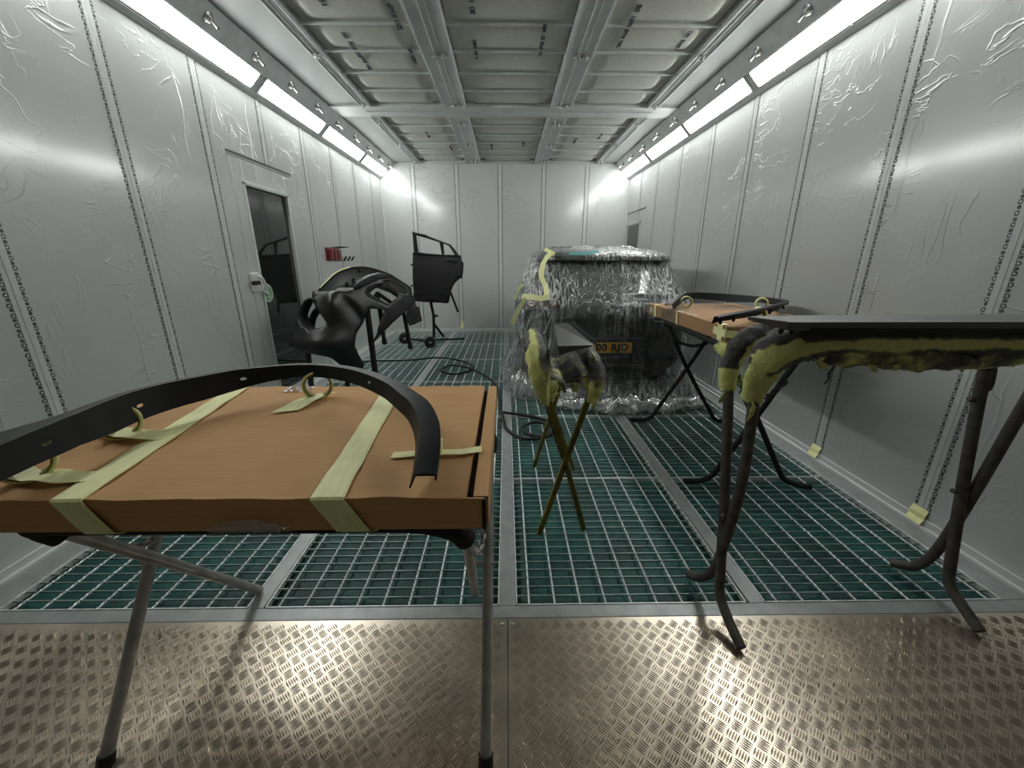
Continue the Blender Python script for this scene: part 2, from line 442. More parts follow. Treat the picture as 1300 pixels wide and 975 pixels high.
# floor: pit slab, chequer plate in the foreground (its raised bars are real)
struct(MB().box(XL-.06, XR+.06, 1.15, YB+.06, -.12, -.05), 'floor', M['matte'])
def chequer():
    mb = MB(); Y1 = 1.18
    for (a, b) in ((XL, -.0015), (.0015, XR)): mb.box(a, b, YF, Y1, -.02, 0)
    vs = []; fs = []
    c = .0345; r2 = math.sqrt(.5); h = .0021
    for i in range(-70, 71):
        for j in range(-40, 70):
            x = (i - j)*c*r2 + .01; y = (i + j)*c*r2
            if not (XL+.03 < x < XR-.03 and .28 < y < Y1-.025) or abs(x) < .022: continue
            ang = R(45) if (i + j) % 2 == 0 else R(135)
            dx, dy = math.cos(ang), math.sin(ang); px, py = -dy, dx
            for k in (-2, -1, 0, 1, 2):
                cx, cy = x + px*k*.0068, y + py*k*.0068; L = .0160; w = .0029; o = len(vs)
                vs += [(cx-dx*L, cy-dy*L, 0), (cx-px*w, cy-py*w, 0), (cx+dx*L, cy+dy*L, 0), (cx+px*w, cy+py*w, 0),
                       (cx-dx*L*.55, cy-dy*L*.55, h), (cx+dx*L*.55, cy+dy*L*.55, h)]
                fs += [(o,o+1,o+4),(o+1,o+2,o+5),(o+1,o+5,o+4),(o+2,o+3,o+5),(o+3,o,o+4),(o+3,o+4,o+5)]
    mb.add(vs, fs)
    return mb
tag(chequer().build('floor', M['plate'], smooth=60, fix=False), kind='structure')
for sx in (-.02, .02):
    struct(MB().lathe((sx, 1.155, -.001), (0,0,1), [(0,.008),(.004,.007),(.005,.004)], 12), trim_name(), M['steel'])
# steel strips between the grate bays and round the pit
def strip(x0, x1, y0, y1): return struct(MB().box(x0, x1, y0, y1, -.05, .002), trim_name(), M['galv'], bevel=.003)
strip(XL, XR, 1.18, 1.237)
strip(-.032, .032, 1.237, YB)
strip(-1.018, -.955, 1.237, YB)
strip(.96, 1.022, 1.237, YB)
strip(XL, -1.985, 1.237, YB)
strip(1.985, XR, 1.237, YB)
BAYS = [(-1.983, -1.020, 'against the left wall'), (-.953, -.034, 'left of the central strip'),
        (.034, .958, 'right of the central strip'), (1.024, 1.983, 'against the right wall')]
ROWS = [1.24, 2.195, 3.24, 4.29, 5.34, 6.39, 7.44]
def grate_mesh(w, d):
    mb = MB(); zt = 0.0
    mb.box(0, w, 0, .005, -.022, zt); mb.box(0, w, d-.005, d, -.022, zt)
    mb.box(0, .005, 0, d, -.022, zt); mb.box(w-.005, w, 0, d, -.022, zt)
    n = round(d/.0478)
    for i in range(1, n):
        y = i*d/n; mb.box(.005, w-.005, y-.0017, y+.0017, -.010, zt-.001, 1)
    m = round(w/.108)
    for k in range(m):
        x = (k+.5)*w/m; N = int(d/.0119); vs = []; fs = []
        for i in range(N+1):
            y = .003 + i*(d-.006)/N; a = i*math.pi/4
            rx, rz = .0046, .0028
            for q in range(4):
                t = a + q*math.pi/2 + .3
                vs.append((x + rx*math.cos(t), y, -.0038 + .0042*math.sin(t)))
        for i in range(N):
            for q in range(4): fs.append((i*4+q, i*4+(q+1)%4, i*4+4+(q+1)%4, i*4+4+q))
        mb.add(vs, fs)
    return mb
ROWW = ['row nearest the chequer plate', 'second row from the chequer plate', 'third row from the chequer plate',
        'fourth row from the chequer plate', 'second row from the back wall', 'row touching the back wall']
proto = {}
for b, (x0, x1, wh) in enumerate(BAYS):
    for r in range(6):
        y0, y1 = ROWS[r] + .002, ROWS[r+1] - .002
        key = (round(x1-x0, 2), round(y1-y0, 2))
        if key not in proto:
            o = grate_mesh(x1-x0, y1-y0).build('floor_grate', [M['grate'], M['bars']], fix=False); proto[key] = o
        else:
            o = proto[key].copy(); COL.objects.link(o)
        o.location = (x0, y0, 0)
        tag(o, 'floor grate %s, %s' % (wh, ROWW[r]), 'grate', 'steel floor grates')
for b, (x0, x1, wh) in enumerate(BAYS):
    mb = MB()
    mb.grid(lambda u, v: (x0 + (x1-x0)*u, 1.24 + (YB-1.26)*v, -.034 + .006*noise.noise((u*9+b*3, v*50, 0))), 16, 120)
    o = mb.build('filter_mat', M['mat'], smooth=60, solid=.012)
    tag(o, 'teal green filter mat under the floor grates %s' % wh, 'filter mat', 'filter mats under the grates')

# ------------------------------------------------------------------ ceiling
struct(MB().box(XL-.06, XR+.06, YF, YB, 2.96, 3.0), 'ceiling', M['panel'])
mb = MB()
for (a, b) in ((-1.885, -1.53), (1.62, 1.865)): mb.box(a, b, YF, YB, 2.872, 2.885)
struct(mb, 'ceiling', M['soffit'])
def beam(x0, x1, y0, y1, bolts, groove=True):
    mb = MB(); z = 2.856; w = x1 - x0
    mb.box(x0, x1, y0, y1, z, 2.95)
    mb.box(x0, x0+.012, y0, y1, z-.010, z); mb.box(x1-.012, x1, y0, y1, z-.010, z)
    if groove:
        mb.box(x0+w*.40, x0+w*.44, y0, y1, z-.006, z); mb.box(x0+w*.62, x0+w*.645, y0, y1, z-.004, z)
    o = struct(mb, trim_name(), M['alu'], bevel=.002)
    for (bx, by) in bolts:
        q = MB()
        q.lathe((bx, by, z), (0,0,-1), [(0,.028),(.007,.028),(.010,.017),(.026,.017),(.028,.011),(.042,.011)], 8)
        q.obox((bx, by, z-.013), (.036,0,0), (0,.010,0), (0,0,.006))
        q.build('bolt', M['chrome'], o, smooth=30)
    return o
BY1 = [1.55, 3.78, 4.84]; BY2 = [5.42, 6.35, 7.28]
for (a, b) in ((-.66, -.42), (.48, .70)):
    for (y0, y1, by) in ((YF, 4.93, BY1), (5.24, YB, BY2)):
        beam(a, b, y0, y1, [(a + (b-a)*f, y) for y in by for f in (.44, .72)])
for (a, b) in ((-1.535, -1.435), (1.515, 1.625)):
    for (y0, y1, by) in ((YF, 4.93, BY1), (5.24, YB, BY2)):
        beam(a, b, y0, y1, [((a+b)/2, y) for y in by])
mb = MB(); mb.box(-1.885, 1.865, 4.93, 5.24, 2.858, 2.95); mb.box(-1.53, 1.62, 5.07, 5.085, 2.852, 2.858)
struct(mb, trim_name(), M['alu'], bevel=.002)
struct(MB().box(-1.53, 1.62, YB-.05, YB, 2.855, 2.90), trim_name(), M['alu'])
PITCH = .385
def filter_panel(x0, x1, y0, y1, label, lines):
    t = thing('ceiling_filter', ((x0+x1)/2, (y0+y1)/2, 2.93), label, 'ceiling filter', 'white ceiling filter panels')
    n = max(1, round((y1-y0)/PITCH)); p = (y1-y0)/n
    def f(u, v):
        y = y0 + (y1-y0)*v; q = (v*n) % 1.0
        e = min(u, 1-u)*(x1-x0)
        s = max(0.0, math.sin(math.pi*min(max(q, 0), 1)))**.45
        ed = min(1, max(0, (e-.035)/.10)); ed = ed*ed*(3-2*ed)
        return (x0 + (x1-x0)*u, y, 2.915 - .045*s*ed)
    MB().grid(f, 34, n*12).build('filter_cloth', M['filter'], t, smooth=50, solid=.006)
    for i in range(1, n):
        y = y0 + i*p
        MB().box(x0, x1, y-.008, y+.008, 2.866, 2.880).build('rib', M['alu'], t, bevel=.002)
    for (txt, loc, xd, yd, sz) in lines:
        n_ = len(txt); at_ = 0
        for wd in txt.split(' '):
            k_ = (at_ + len(wd)/2 - n_/2)*sz*.56; at_ += len(wd) + 1
            text_mesh('printed_word', wd, sz, M['ink'], t, (loc[0] + xd[0]*k_, loc[1] + xd[1]*k_, 2.8655), xd, yd, .0015)
    return t
A_, B_ = (0,1,0), (1,0,0); C_, D_ = (0,-1,0), (-1,0,0)
filter_panel(-1.435, -.66, .35, 4.93, 'ceiling filter printed ISO along its left side, near section, nearest the left lights',
  [('ISO 16890 ISO', (-1.17,3.685,2.865), A_, B_, .052), ('ePM10 >50%', (-1.162,3.964,2.865), A_, B_, .045), ('ISO ePM10 >50%', (-0.745,3.245,2.865), A_, B_, .055), ('DIN 53438-3', (-0.746,3.851,2.865), A_, B_, .042), ('DIN 53438-3', (-1.162,3.049,2.865), A_, B_, .05)])
filter_panel(-.42, .48, .35, 4.93, 'middle ceiling filter of the near section, between the two long beams',
  [('ISO 16890', (-0.212,3.137,2.865), C_, D_, .052), ('F1 DIN 53438-3', (-0.23,3.731,2.865), C_, D_, .040), ('ISO ePM10 ISO 16890', (0.279,3.596,2.865), C_, D_, .042)])
filter_panel(.70, 1.515, .35, 4.93, 'ceiling filter of the near section nearest the right lights',
  [('ISO 16890 E', (0.864,3.304,2.865), A_, B_, .052), ('ePM10 >50%', (0.865,3.555,2.865), A_, B_, .045), ('DIN 53438-3', (1.326,3.593,2.865), A_, B_, .045)])
filter_panel(-1.435, -.66, 5.24, 7.45, 'ceiling filter of the far section nearest the left lights by the back wall',
  [('ISO 16890', (-1.02, 5.95), A_, B_, .05), ('DIN 53438-3', (-.80, 6.6), A_, B_, .042)])
filter_panel(-.42, .48, 5.24, 7.45, 'middle ceiling filter of the far section by the back wall',
  [('F1 DIN 53438-3', (-.2, 6.5), C_, D_, .042), ('ISO 16890 E', (.25, 6.35), C_, D_, .045)])
filter_panel(.70, 1.515, 5.24, 7.45, 'ceiling filter of the far section nearest the right lights by the back wall',
  [('ISO 16890 E', (.95, 6.2), A_, B_, .048), ('DIN 53438-3', (1.25, 6.0), A_, B_, .042)])

# sloping light coves
def cove(side):
    xw = XL if side < 0 else XR; xi = -1.88 if side < 0 else 1.86
    d = Vector((xi-xw, 0, ZC-ZS)); L = d.length; d.normalize()
    n = Vector((d.z*(-side), 0, -abs(d.x)))       # facing into the room
    n.normalize(); return xw, d, L, n
for side in (-1, 1):
    xw, d, L, n = cove(side); o0 = Vector((xw, 0, ZS)); sw = 'left' if side < 0 else 'right'
    mb = MB(); yc, hy = (YF+YB)/2, (YB-YF)/2
    mb.obox(o0 + d*L*.5 + Vector((0,yc,0)) - n*.012, d*L*.5, Vector((0,hy,0)), n*.01)
    mb.obox(o0 + d*.018 + Vector((0,yc,0)), d*.020, Vector((0,hy,0)), n*.010)
    struct(mb, trim_name(), M['band'], bevel=.002)
    mb = MB(); mb.obox(o0 + d*L*.78 + Vector((0,yc,0)), d*L*.215, Vector((0,hy,0)), n*.006)
    mb.obox(o0 + d*L*.555 + Vector((0,yc,0)) + n*.004, d*.005, Vector((0,hy,0)), n*.008)
    band = struct(mb, trim_name(), M['band'], bevel=.002)
    ends = [(1.37, 2.58), (2.69, 3.86), (3.97, 5.09), (5.20, 6.36), (6.48, 7.46)] if side < 0 else \
           [(1.31, 2.50), (2.58, 3.79), (3.89, 5.05), (5.13, 6.27), (6.39, 7.46)]
    wh = ['far end touching the back wall', 'second from the back wall', 'third from the back wall', 'fourth from the back wall',
          'fifth from the back wall'][::-1]
    for i, (y0, y1) in enumerate(ends):
        c = o0 + d*L*.335 + Vector((0,(y0+y1)/2,0))
        t = thing('strip_light', c, 'bright white strip light in the sloping %s cove, %s' % (sw, wh[i]), 'strip light', 'strip lights along both walls')
        hw, hl = L*.185, (y1-y0)/2
        # rounded lit panel
        vs = []; rr = .022
        for (sx, sy, a0) in ((1,1,0),(-1,1,90),(-1,-1,180),(1,-1,270)):
            for q in range(5):
                a = R(a0 + q*22.5)
                vs.append(c + d*(sx*(hw-rr) + rr*math.cos(a)) + Vector((0, sy*(hl-rr) + rr*math.sin(a), 0)) + n*.009)
        k = len(vs); MB().add(vs + [v - n*.006 for v in vs], [tuple(range(k)), tuple(range(2*k-1,k-1,-1))] + [(i2,(i2+1)%k,k+(i2+1)%k,k+i2) for i2 in range(k)]).build('diffuser', M['lamp'], t)
        f = MB()
        f.obox(c + d*(hw+.008), d*.008, Vector((0,hl+.02,0)), n*.008); f.obox(c - d*(hw+.008), d*.008, Vector((0,hl+.02,0)), n*.008)
        f.obox(c + Vector((0,hl+.012,0)), d*hw, Vector((0,.010,0)), n*.008); f.obox(c - Vector((0,hl+.012,0)), d*hw, Vector((0,.010,0)), n*.008)
        f.build('frame', M['alu'], t, bevel=.002)
        for yy in (-.5, .5):
            for e in (-1, 1):
                MB().lathe(c + d*e*(hw+.012) + Vector((0, yy*hl, 0)) + n*.008, n, [(0,.006),(.003,.005),(.004,.002)], 8).build('screw', M['chrome'], t)
    ys = [2.68, 3.20, 3.715, 4.24, 4.76, 5.28, 5.82, 6.345, 6.86, 7.36] if side < 0 else [2.56, 3.07, 3.59, 4.11, 4.635, 5.13, 5.67, 6.21, 6.74, 7.26]
    for i, y in enumerate(ys):
        p = o0 + d*L*.78 + Vector((0,y,0)) + n*.006
        k = len(ys)-1-i
        t = thing('spray_nozzle', p, 'chrome air nozzle above the %s strip lights, %s' % (sw, 'nearest the back wall' if k == 0 else ORD[k] + ' from the back wall'), 'nozzle', 'air nozzles along both light coves')
        MB().lathe(p, n, [(0,.036),(.006,.036),(.012,.029),(.024,.023),(.028,.019)], 16).build('base', M['chrome'], t, smooth=35)
        tip = (n + Vector((0,0,-.55)) + Vector((-side*.25, 0, 0))).normalized()
        MB().tube([p + n*.016, p + n*.03 + tip*.012, p + n*.03 + tip*.055], lambda i2, a: (.011,.010,.008)[i2], 10).build('tip', M['chrome'], t, smooth=40)

# ------------------------------------------------------------------ doors
def left_door():
    x = XL
    mb = MB()
    mb.box(x-.05, x+.004, 3.462, 3.60, .01, 2.068); mb.box(x-.05, x+.004, 4.245, 4.398, .01, 2.068)
    mb.box(x-.05, x+.004, 3.60, 4.245, 1.885, 2.068); mb.box(x-.05, x+.004, 3.60, 4.245, .01, .10)
    d = struct(mb, 'door_1', M['wall'], bevel=.003)
    f = MB()
    for (a, b, c, e) in ((3.575,3.60,.08,1.91),(4.245,4.275,.08,1.91)): f.box(x, x+.014, a, b, c, e)
    f.box(x, x+.014, 3.575, 4.275, 1.885, 1.915); f.box(x, x+.014, 3.575, 4.275, .07, .10)
    f.build('window_frame', M['alu'], d, bevel=.003)
    MB().box(x-.03, x-.018, 3.60, 4.245, .10, 1.885).build('window_pane', M['dglass'], d)
    g = MB(); g.box(x, x+.030, 3.435, 3.545, 1.045, 1.20); hb = g.build('lock_box', M['white_pl'], d, bevel=.008)
    q = MB(); q.box(x+.028, x+.050, 3.41, 3.50, 1.105, 1.135); q.build('latch_bolt', M['matte'], hb)
    h = MB(); h.tube(smooth_path([(x+.02,3.525,1.17),(x+.05,3.53,1.16),(x+.055,3.555,1.11),(x+.05,3.575,1.06),(x+.04,3.58,1.03)], 6), .009, 10); h.lathe((x+.04,3.58,1.03),(1,0,0),[(-.01,.018),(.01,.018)],14)
    h.build('handle', M['white_pl'], d, smooth=40)
    s = MB(); s.lathe((x-.018, 3.685, 1.02), (1,0,0), [(0,.080),(.006,.080)], 28); st = s.build('round_sticker', M['white_pl'], d)
    s = MB(); s.lathe((x-.012, 3.685, 1.02), (1,0,0), [(0,.066),(.002,.066)], 28); s.build('sticker_field', M['green'], st)
    s = MB()
    s.lathe((x-.010, 3.685, 1.052), (1,0,0), [(0,.012),(.0015,.012)], 12); s.obox((x-.009,3.685,1.015),(.001,0,0),(0,.010,.004),(0,-.004,.026)); s.obox((x-.009,3.695,.993),(.001,0,0),(0,.016,-.012),(0,.006,.008))
    s.build('sticker_figure', M['white_pl'], st)
    # slot line above the door
    struct(MB().box(x, x+.006, 3.44, 4.39, 2.10, 2.112), trim_name(), M['dots'])
left_door()
def right_door():
    x = XR
    mb = MB()
    for (a, b, c, e) in ((6.66,6.70,.1,1.89),(7.32,7.36,.1,1.89)): mb.box(x-.016, x, a, b, c, e)
    mb.box(x-.016, x, 6.66, 7.36, 1.86, 1.90)
    d = struct(mb, 'door_2', M['alu'], bevel=.003)
    MB().box(x-.010, x-.002, 6.70, 7.32, .1, 1.86).build('window_pane', M['dglass'], d)
    struct(MB().box(x-.006, x, 6.49, 7.43, 2.055, 2.07), trim_name(), M['dots'])
right_door()
# small tapes at the feet of the seams
def foot_tape(x, y, s, label):
    mb = MB(); ribbon(mb, [(x+s*.004,y,.10),(x+s*.016,y,.075),(x+s*.018,y,.052),(x+s*.034,y,.026)], (0,1,0), .038, .0015, .15)
    tag(mb.build('tape_patch', M['tape']), label, 'tape patch', 'bits of green tape at the wall seams')
foot_tape(XR, 1.715, -1, 'short green tape patch at the foot of the right wall seam nearest the chequer plate')
foot_tape(XR, 2.42, -1, 'short green tape patch at the foot of the second seam along the right wall')
foot_tape(XR, 3.135, -1, 'short green tape patch at the foot of the third seam along the right wall')
mb = MB(); ribbon(mb, [(-.838,YB-.004,.22),(-.835,YB-.005,.15),(-.842,YB-.015,.07)], (1,0,0), .03, .002, .3)
tag(mb.build('tape_patch', M['tape']), 'strip of green tape on the back wall seam behind the car door stand', 'tape patch', 'bits of green tape at the wall seams')
# red rack on the left wall
t = thing('wall_rack', (XL, 5.2, 1.36), 'red rack of three slots with striped prongs on the left wall', 'rack')
mb = MB(); mb.box(XL, XL+.02, 4.965, 5.30, 1.295, 1.445); mb.build('back_plate', M['red'], t)
for k in range(3):
    y = 4.97 + k*.11
    MB().box(XL+.02, XL+.06, y+.012, y+.098, 1.30, 1.43).build('slot_box', M['red'], t, bevel=.008)
    MB().tube([(XL+.03,y+.055,1.44),(XL+.10,y+.05,1.45),(XL+.18,y+.05,1.455)], .004, 6).build('wire_prong', M['matte'], t)
    yy = 5.34 + k*.13
    q = MB(); q.obox((XL+.045, yy, 1.322), (.020,0,0), (0,.008,0), (.018,0,.028)); q.build('white_prong', M['white_pl'], t)
    q = MB(); q.obox((XL+.045, yy+.065, 1.322), (.020,0,0), (0,.008,0), (.018,0,.028)); q.build('black_prong', M['matte'], t)
MB().box(XL, XL+.01, 5.30, 5.71, 1.295, 1.312).build('rail', M['matte'], t)

# ------------------------------------------------------------------ near trestle, carton, arch
def add_tube(parent, name, pts, r, mat, n=14, sm=0):
    return MB().tube(smooth_path(pts, sm) if sm else pts, r, n).build(name, M[mat], parent, smooth=50)
T = thing('trestle', (-.57, 1.0, 0), 'bare grey steel folding trestle under the big cardboard box in front', 'trestle', 'folding trestles')
# frame A: front top bar, legs run down to the back; frame B: back top bar, legs run down to the front
zb = .747
add_tube(T, 'top_bar', [(-1.045,.80,.685),(-1.05,.775,.725),(-1.00,.76,zb),(-.60,.76,zb),(-.25,.76,zb),(-.17,.762,.738),(-.118,.772,.712),(-.10,.795,.67)], .027, 'foam', 14, 6)
add_tube(T, 'leg', [(-1.052,.775,.735),(-1.015,1.318,.012)], .0165, 'steel'); add_tube(T, 'leg', [(-.098,.795,.70),(-.132,1.286,.012)], .0165, 'steel')
add_tube(T, 'top_bar', [(-1.10,1.21,.69),(-1.10,1.24,.73),(-1.05,1.255,zb),(-.60,1.255,zb),(-.12,1.255,zb),(-.062,1.24,.725),(-.06,1.21,.685)], .026, 'foam', 14, 6)
add_tube(T, 'leg', [(-1.10,1.215,.70),(-1.083,.733,.012)], .0165, 'steel'); add_tube(T, 'leg', [(-.06,1.215,.70),(-.06,.719,.012)], .0165, 'steel')
for (x, y) in ((-1.083,.731),(-.06,.717)):
    MB().cyl((x,y,.0),(x,y+.012,.03),.020,14).build('foot_cap', M['rubber'], T)
for (p, q) in (((-1.03,1.005,.425),(-1.105,1.005,.425)), ((-.095,1.0,.415),(-.04,1.0,.415))):
    MB().cyl(p, q, .007, 8).build('pivot_bolt', M['steel'], T)
def chain(parent, p0, p1, sag, mat='steel', link=.032, wire=.0036):
    p0, p1 = Vector(p0), Vector(p1); L = (p1-p0).length; n = max(3, int(L*1.1/(link*.72))); mb = MB()
    for i in range(n):
        t = (i+.5)/n; c = p0.lerp(p1, t) + Vector((0,0,-sag*4*t*(1-t)))
        d = ((p1-p0)/L + Vector((0,0,-sag*4*(1-2*t)/L))).normalized()
        u = d.orthogonal().normalized(); w = d.cross(u); u, w = (u, w) if i % 2 else (w, -u)
        pts = []
        for k in range(12):
            a = 2*math.pi*k/12; pts.append(c + d*(math.cos(a)*link*.5) + u*(math.sin(a)*link*.28))
        mb.tube(pts, wire, 6, closed=True)
    return mb.build('chain', M[mat], parent, smooth=60)
chain(T, (-1.065,.895,.60), (-1.085,1.09,.50), .05); chain(T, (-.10,.87,.58), (-.062,1.12,.56), .09)

BZ0, BZ1 = .776, .85
B = thing('cardboard_box', (-.65, 1.06, BZ0), 'large flat brown cardboard box with two green tape bands in the foreground', 'cardboard box', 'flat cardboard boxes on trestles')
def wavy_box(x0, x1, y0, y1, z0, z1, dent=.004, nx=60, ny=20):
    mb = MB()
    def nn(x, y, k): return dent*noise.noise((x*6+k, y*6, k))
    mb.grid(lambda u, v: (x0+(x1-x0)*u + nn(0,v,3)*(u in (0,1)), y0+(y1-y0)*v + nn(u*3,0,5)*(v in (0,1))*.8, z1 + nn(u*2,v*2,1)), nx, ny)
    mb.grid(lambda u, v: (x0+(x1-x0)*u, y0 + nn(u*3,0,5)*.8*v + nn(u*2,v,8)*v*(1-v)*4, z0+(z1-z0)*v + nn(u*2,0,1)*v), nx, 4)
    mb.grid(lambda u, v: (x0+(x1-x0)*u, y1 + nn(u*3,0,5)*.8*v, z0+(z1-z0)*v + nn(u*2,2,1)*v), nx, 4)
    mb.grid(lambda u, v: (x0, y0+(y1-y0)*u, z0+(z1-z0)*v), ny, 4)
    mb.grid(lambda u, v: (x1, y0+(y1-y0)*u, z0+(z1-z0)*v), ny, 4)
    mb.grid(lambda u, v: (x0+(x1-x0)*u, y0+(y1-y0)*v, z0), nx, ny)
    return mb
wavy_box(-1.30, -.083, .69, 1.425, BZ0, BZ1).build('box_body', M['card'], B, smooth=35)
MB().box(-.083, -.066, .70, 1.418, BZ0+.002, BZ1-.018).build('flap_gap', M['matte'], B)
wavy_box(-.068, -.038, .695, 1.425, BZ0+.002, BZ1-.001, .002, 4, 20).build('end_flap', M['card'], B, smooth=35)
mb = MB(); mb.add([(-.16,.688,BZ1+.001),(-.045,.688,BZ1-.001),(-.045,.6865,BZ0+.004),(-.16,.6865,BZ0+.004)], [(0,1,2,3)])
mb.build('front_flap', M['card'], B, solid=.004)
MB().box(-.050, -.043, .682, .700, BZ0+.004, BZ1-.002).build('flap_slit', M['matte'], B)
def band(x0b, x0f, w, name='tape_band'):
    z = BZ1 + .0045; pts = []
    for i in range(17):
        t = i/16; pts.append((x0b + (x0f-x0b)*t, 1.425 - .737*t, z + .0008*math.sin(t*30)))
    dx = (x0f-x0b)
    pts += [(x0f+.000, .6835, z-.004), (x0f+.020, .6815, BZ1-.03), (x0f+.045, .6815, BZ0+.002), (x0f+.055, .69, BZ0-.004), (x0f+.062, .73, BZ0-.004)]
    for k, (o, hw) in enumerate(((0, w), (.012, w*.72))):
        mb = MB(); ribbon(mb, [(p[0]+o*(1-2*(k == 0))*.4, p[1], p[2] + k*.001*(i <= 16)) if i <= 16 else (p[0], p[1]-k*.001, p[2]) for i, p in enumerate(pts)], (1,0,0), hw, .0012, .10)
        mb.build(name, M['tape'], B)
band(-.985, -.860, .031); band(-.418, -.355, .033)
# clear packing tape on the front face and a scrap at the back edge
mb = MB(); mb.grid(lambda u, v: (-.60 + .16*u + .008*math.sin(v*9), .684 - .007*abs(noise.noise((u*11, v*5, 2))) - .002, BZ0 + .002 + .030*v*(.45+.55*math.sin(u*3.1)*(1+.3*noise.noise((u*9,0,0))))), 60, 16)
mb.build('clear_tape', M['filmhem'], B)
mb = MB(); mb.grid(lambda u, v: (-.80 + .09*u, 1.35 + .06*v, BZ1 + .004 + .012*abs(noise.noise((u*5, v*4, 7)))), 14, 8)
mb.build('clear_tape_scrap', M['filmhem'], B)

def roll(c, axis, R_, r_, w, label, strips, group='rolls of masking tape'):
    t = thing('tape_roll', c, label, 'tape roll', group)
    ax = Vector(axis).normalized()
    MB().lathe(Vector(c), ax, [(-w/2, r_), (-w/2, R_), (w/2, R_), (w/2, r_), (-w/2, r_)], 36).build('tape_winding', M['tape'], t, smooth=35)
    MB().lathe(Vector(c), ax, [(-w/2-.001, r_-.004), (-w/2-.001, r_+.001), (w/2+.001, r_+.001), (w/2+.001, r_-.004), (-w/2-.001, r_-.004)], 36).build('core', M['tapecore'], t, smooth=35)
    for (pts, wd, hw) in strips:
        mb = MB(); ribbon(mb, pts, wd, hw, .0012, .35); mb.build('tape_strip', M['tape'], t)
    return t
zt = BZ1 + .006
roll((-1.015,.765,BZ1+.050), (-.75,1,0), .049, .043, .028, 'masking tape roll under the left tip of the front arch trim, taped to the box',
     [(smooth_path([(-1.06,.785,BZ1+.03),(-1.015,.765,BZ1+.014),(-.975,.765,zt+.010),(-.93,.765,zt+.004),(-.885,.775,zt)], 5), (.1,1,0), .024)])
roll((-1.015,.978,BZ1+.050), (-.70,1,0), .049, .043, .028, 'masking tape roll, second from the left under the front arch trim',
     [(smooth_path([(-1.10,1.01,zt+.004),(-1.06,.995,BZ1+.014),(-1.03,.985,BZ1+.014),(-.96,.97,zt+.012),(-.90,.985,zt)], 5), (.15,1,0), .030)])
roll((-.638,1.290,BZ1+.049), (-.42,1,0), .048, .042, .028, 'masking tape roll standing under the back of the front arch trim',
     [(smooth_path([(-.62,1.315,BZ1+.013),(-.64,1.285,BZ1+.013),(-.655,1.23,zt+.010),(-.675,1.185,zt+.002),(-.685,1.155,zt)], 5), (1,.3,0), .032)])
roll((-.185,.872,BZ1+.022), (.05,.15,1), .030, .022, .036, 'masking tape roll under the right arm of the front arch trim',
     [([(-.275,.862,zt),(-.25,.864,zt),(-.205,.868,zt+.002)], (0,1,0), .015), ([(-.165,.868,zt+.004),(-.11,.876,zt+.001),(-.063,.892,zt)], (-.12,1,0), .014)])

def arch(name, label, st, mat, group, nsub=5, holes=(), flip=1, clips=()):
    """wheel-arch moulding: a rail of stations (x,y,z, lip width, band height); the lip is level, the band hangs from its inner edge"""
    loc = st[len(st)//2][:3]
    t = thing(name, loc, label, 'wheel arch trim', group)
    P = smooth_path([s[:3] for s in st], nsub); n = len(P); th = .0035
    def lerp(k, i):
        f = i/nsub; a = min(int(f), len(st)-1); b = min(a+1, len(st)-1); return st[a][k] + (st[b][k]-st[a][k])*(f-a)
    vs = []
    for i, p in enumerate(P):
        d = (P[min(i+1,n-1)] - P[max(i-1,0)]); d.z = 0; d.normalize()
        inn = Vector((d.y, -d.x, 0))*flip                     # towards the wheel opening
        w = lerp(3, i); h = lerp(4, i)
        prof = [p + Vector((0,0,-.014)), p, p + inn*w*.5 + Vector((0,0,.002)), p + inn*w, p + inn*(w+.006) + Vector((0,0,-h*.55)), p + inn*(w+.012) + Vector((0,0,-h)),
                p + inn*(w+.012-th) + Vector((0,0,-h)), p + inn*(w+.006-th) + Vector((0,0,-h*.55)), p + inn*(w-th) + Vector((0,0,-th)), p + inn*th + Vector((0,0,-th)), p + inn*th + Vector((0,0,-.014))]
        vs += prof
    k = 11; fs = []
    for i in range(n-1):
        for j in range(k): fs.append((i*k+j, i*k+(j+1)%k, (i+1)*k+(j+1)%k, (i+1)*k+j))
    fs += [tuple(range(k-1,-1,-1)), tuple((n-1)*k+j for j in range(k))]
    mb = MB(); mb.add(vs, fs); o = mb.build('moulding', M[mat], t, smooth=32)
    if holes:
        cut = MB()
        for f in holes:
            i = int(f*nsub); p = P[i]; d = (P[min(i+1,n-1)] - P[max(i-1,0)]); d.z = 0; d.normalize(); inn = Vector((d.y,-d.x,0))*flip
            c = p + inn*(lerp(3,i)+.004) + Vector((0,0,-lerp(4,i)*.52))
            cut.tube([c - inn*.03, c + inn*.03], .0048, 10)
            cut.v[-20:] = [tuple(Vector(q) + d*((Vector(q)-c).dot(d)*1.0)) for q in cut.v[-20:]]
        co = cut.build('cut', M[mat])
        md = o.modifiers.new('h', 'BOOLEAN'); md.operation = 'DIFFERENCE'; md.object = co; md.solver = 'FAST'
        bpy.context.view_layer.update()
        dg = bpy.context.evaluated_depsgraph_get(); co.location = t.location * 0
        me = bpy.data.meshes.new_from_object(o.evaluated_get(dg))
        o.modifiers.clear(); o.data = me; bpy.data.objects.remove(co)
    for f in clips:
        i = int(f*nsub); p = P[i]; d = (P[min(i+1,n-1)] - P[max(i-1,0)]); d.z = 0; d.normalize(); inn = Vector((d.y,-d.x,0))*flip
        c = p + inn*lerp(3,i)*.8 + Vector((0,0,-lerp(4,i)*.6))
        q = MB(); q.lathe(c, (0,0,-1), [(-.02,.006),(.012,.006),(.012,.011),(.02,.008),(.026,.003)], 8); q.build('clip', M['matte'], t)
    return t
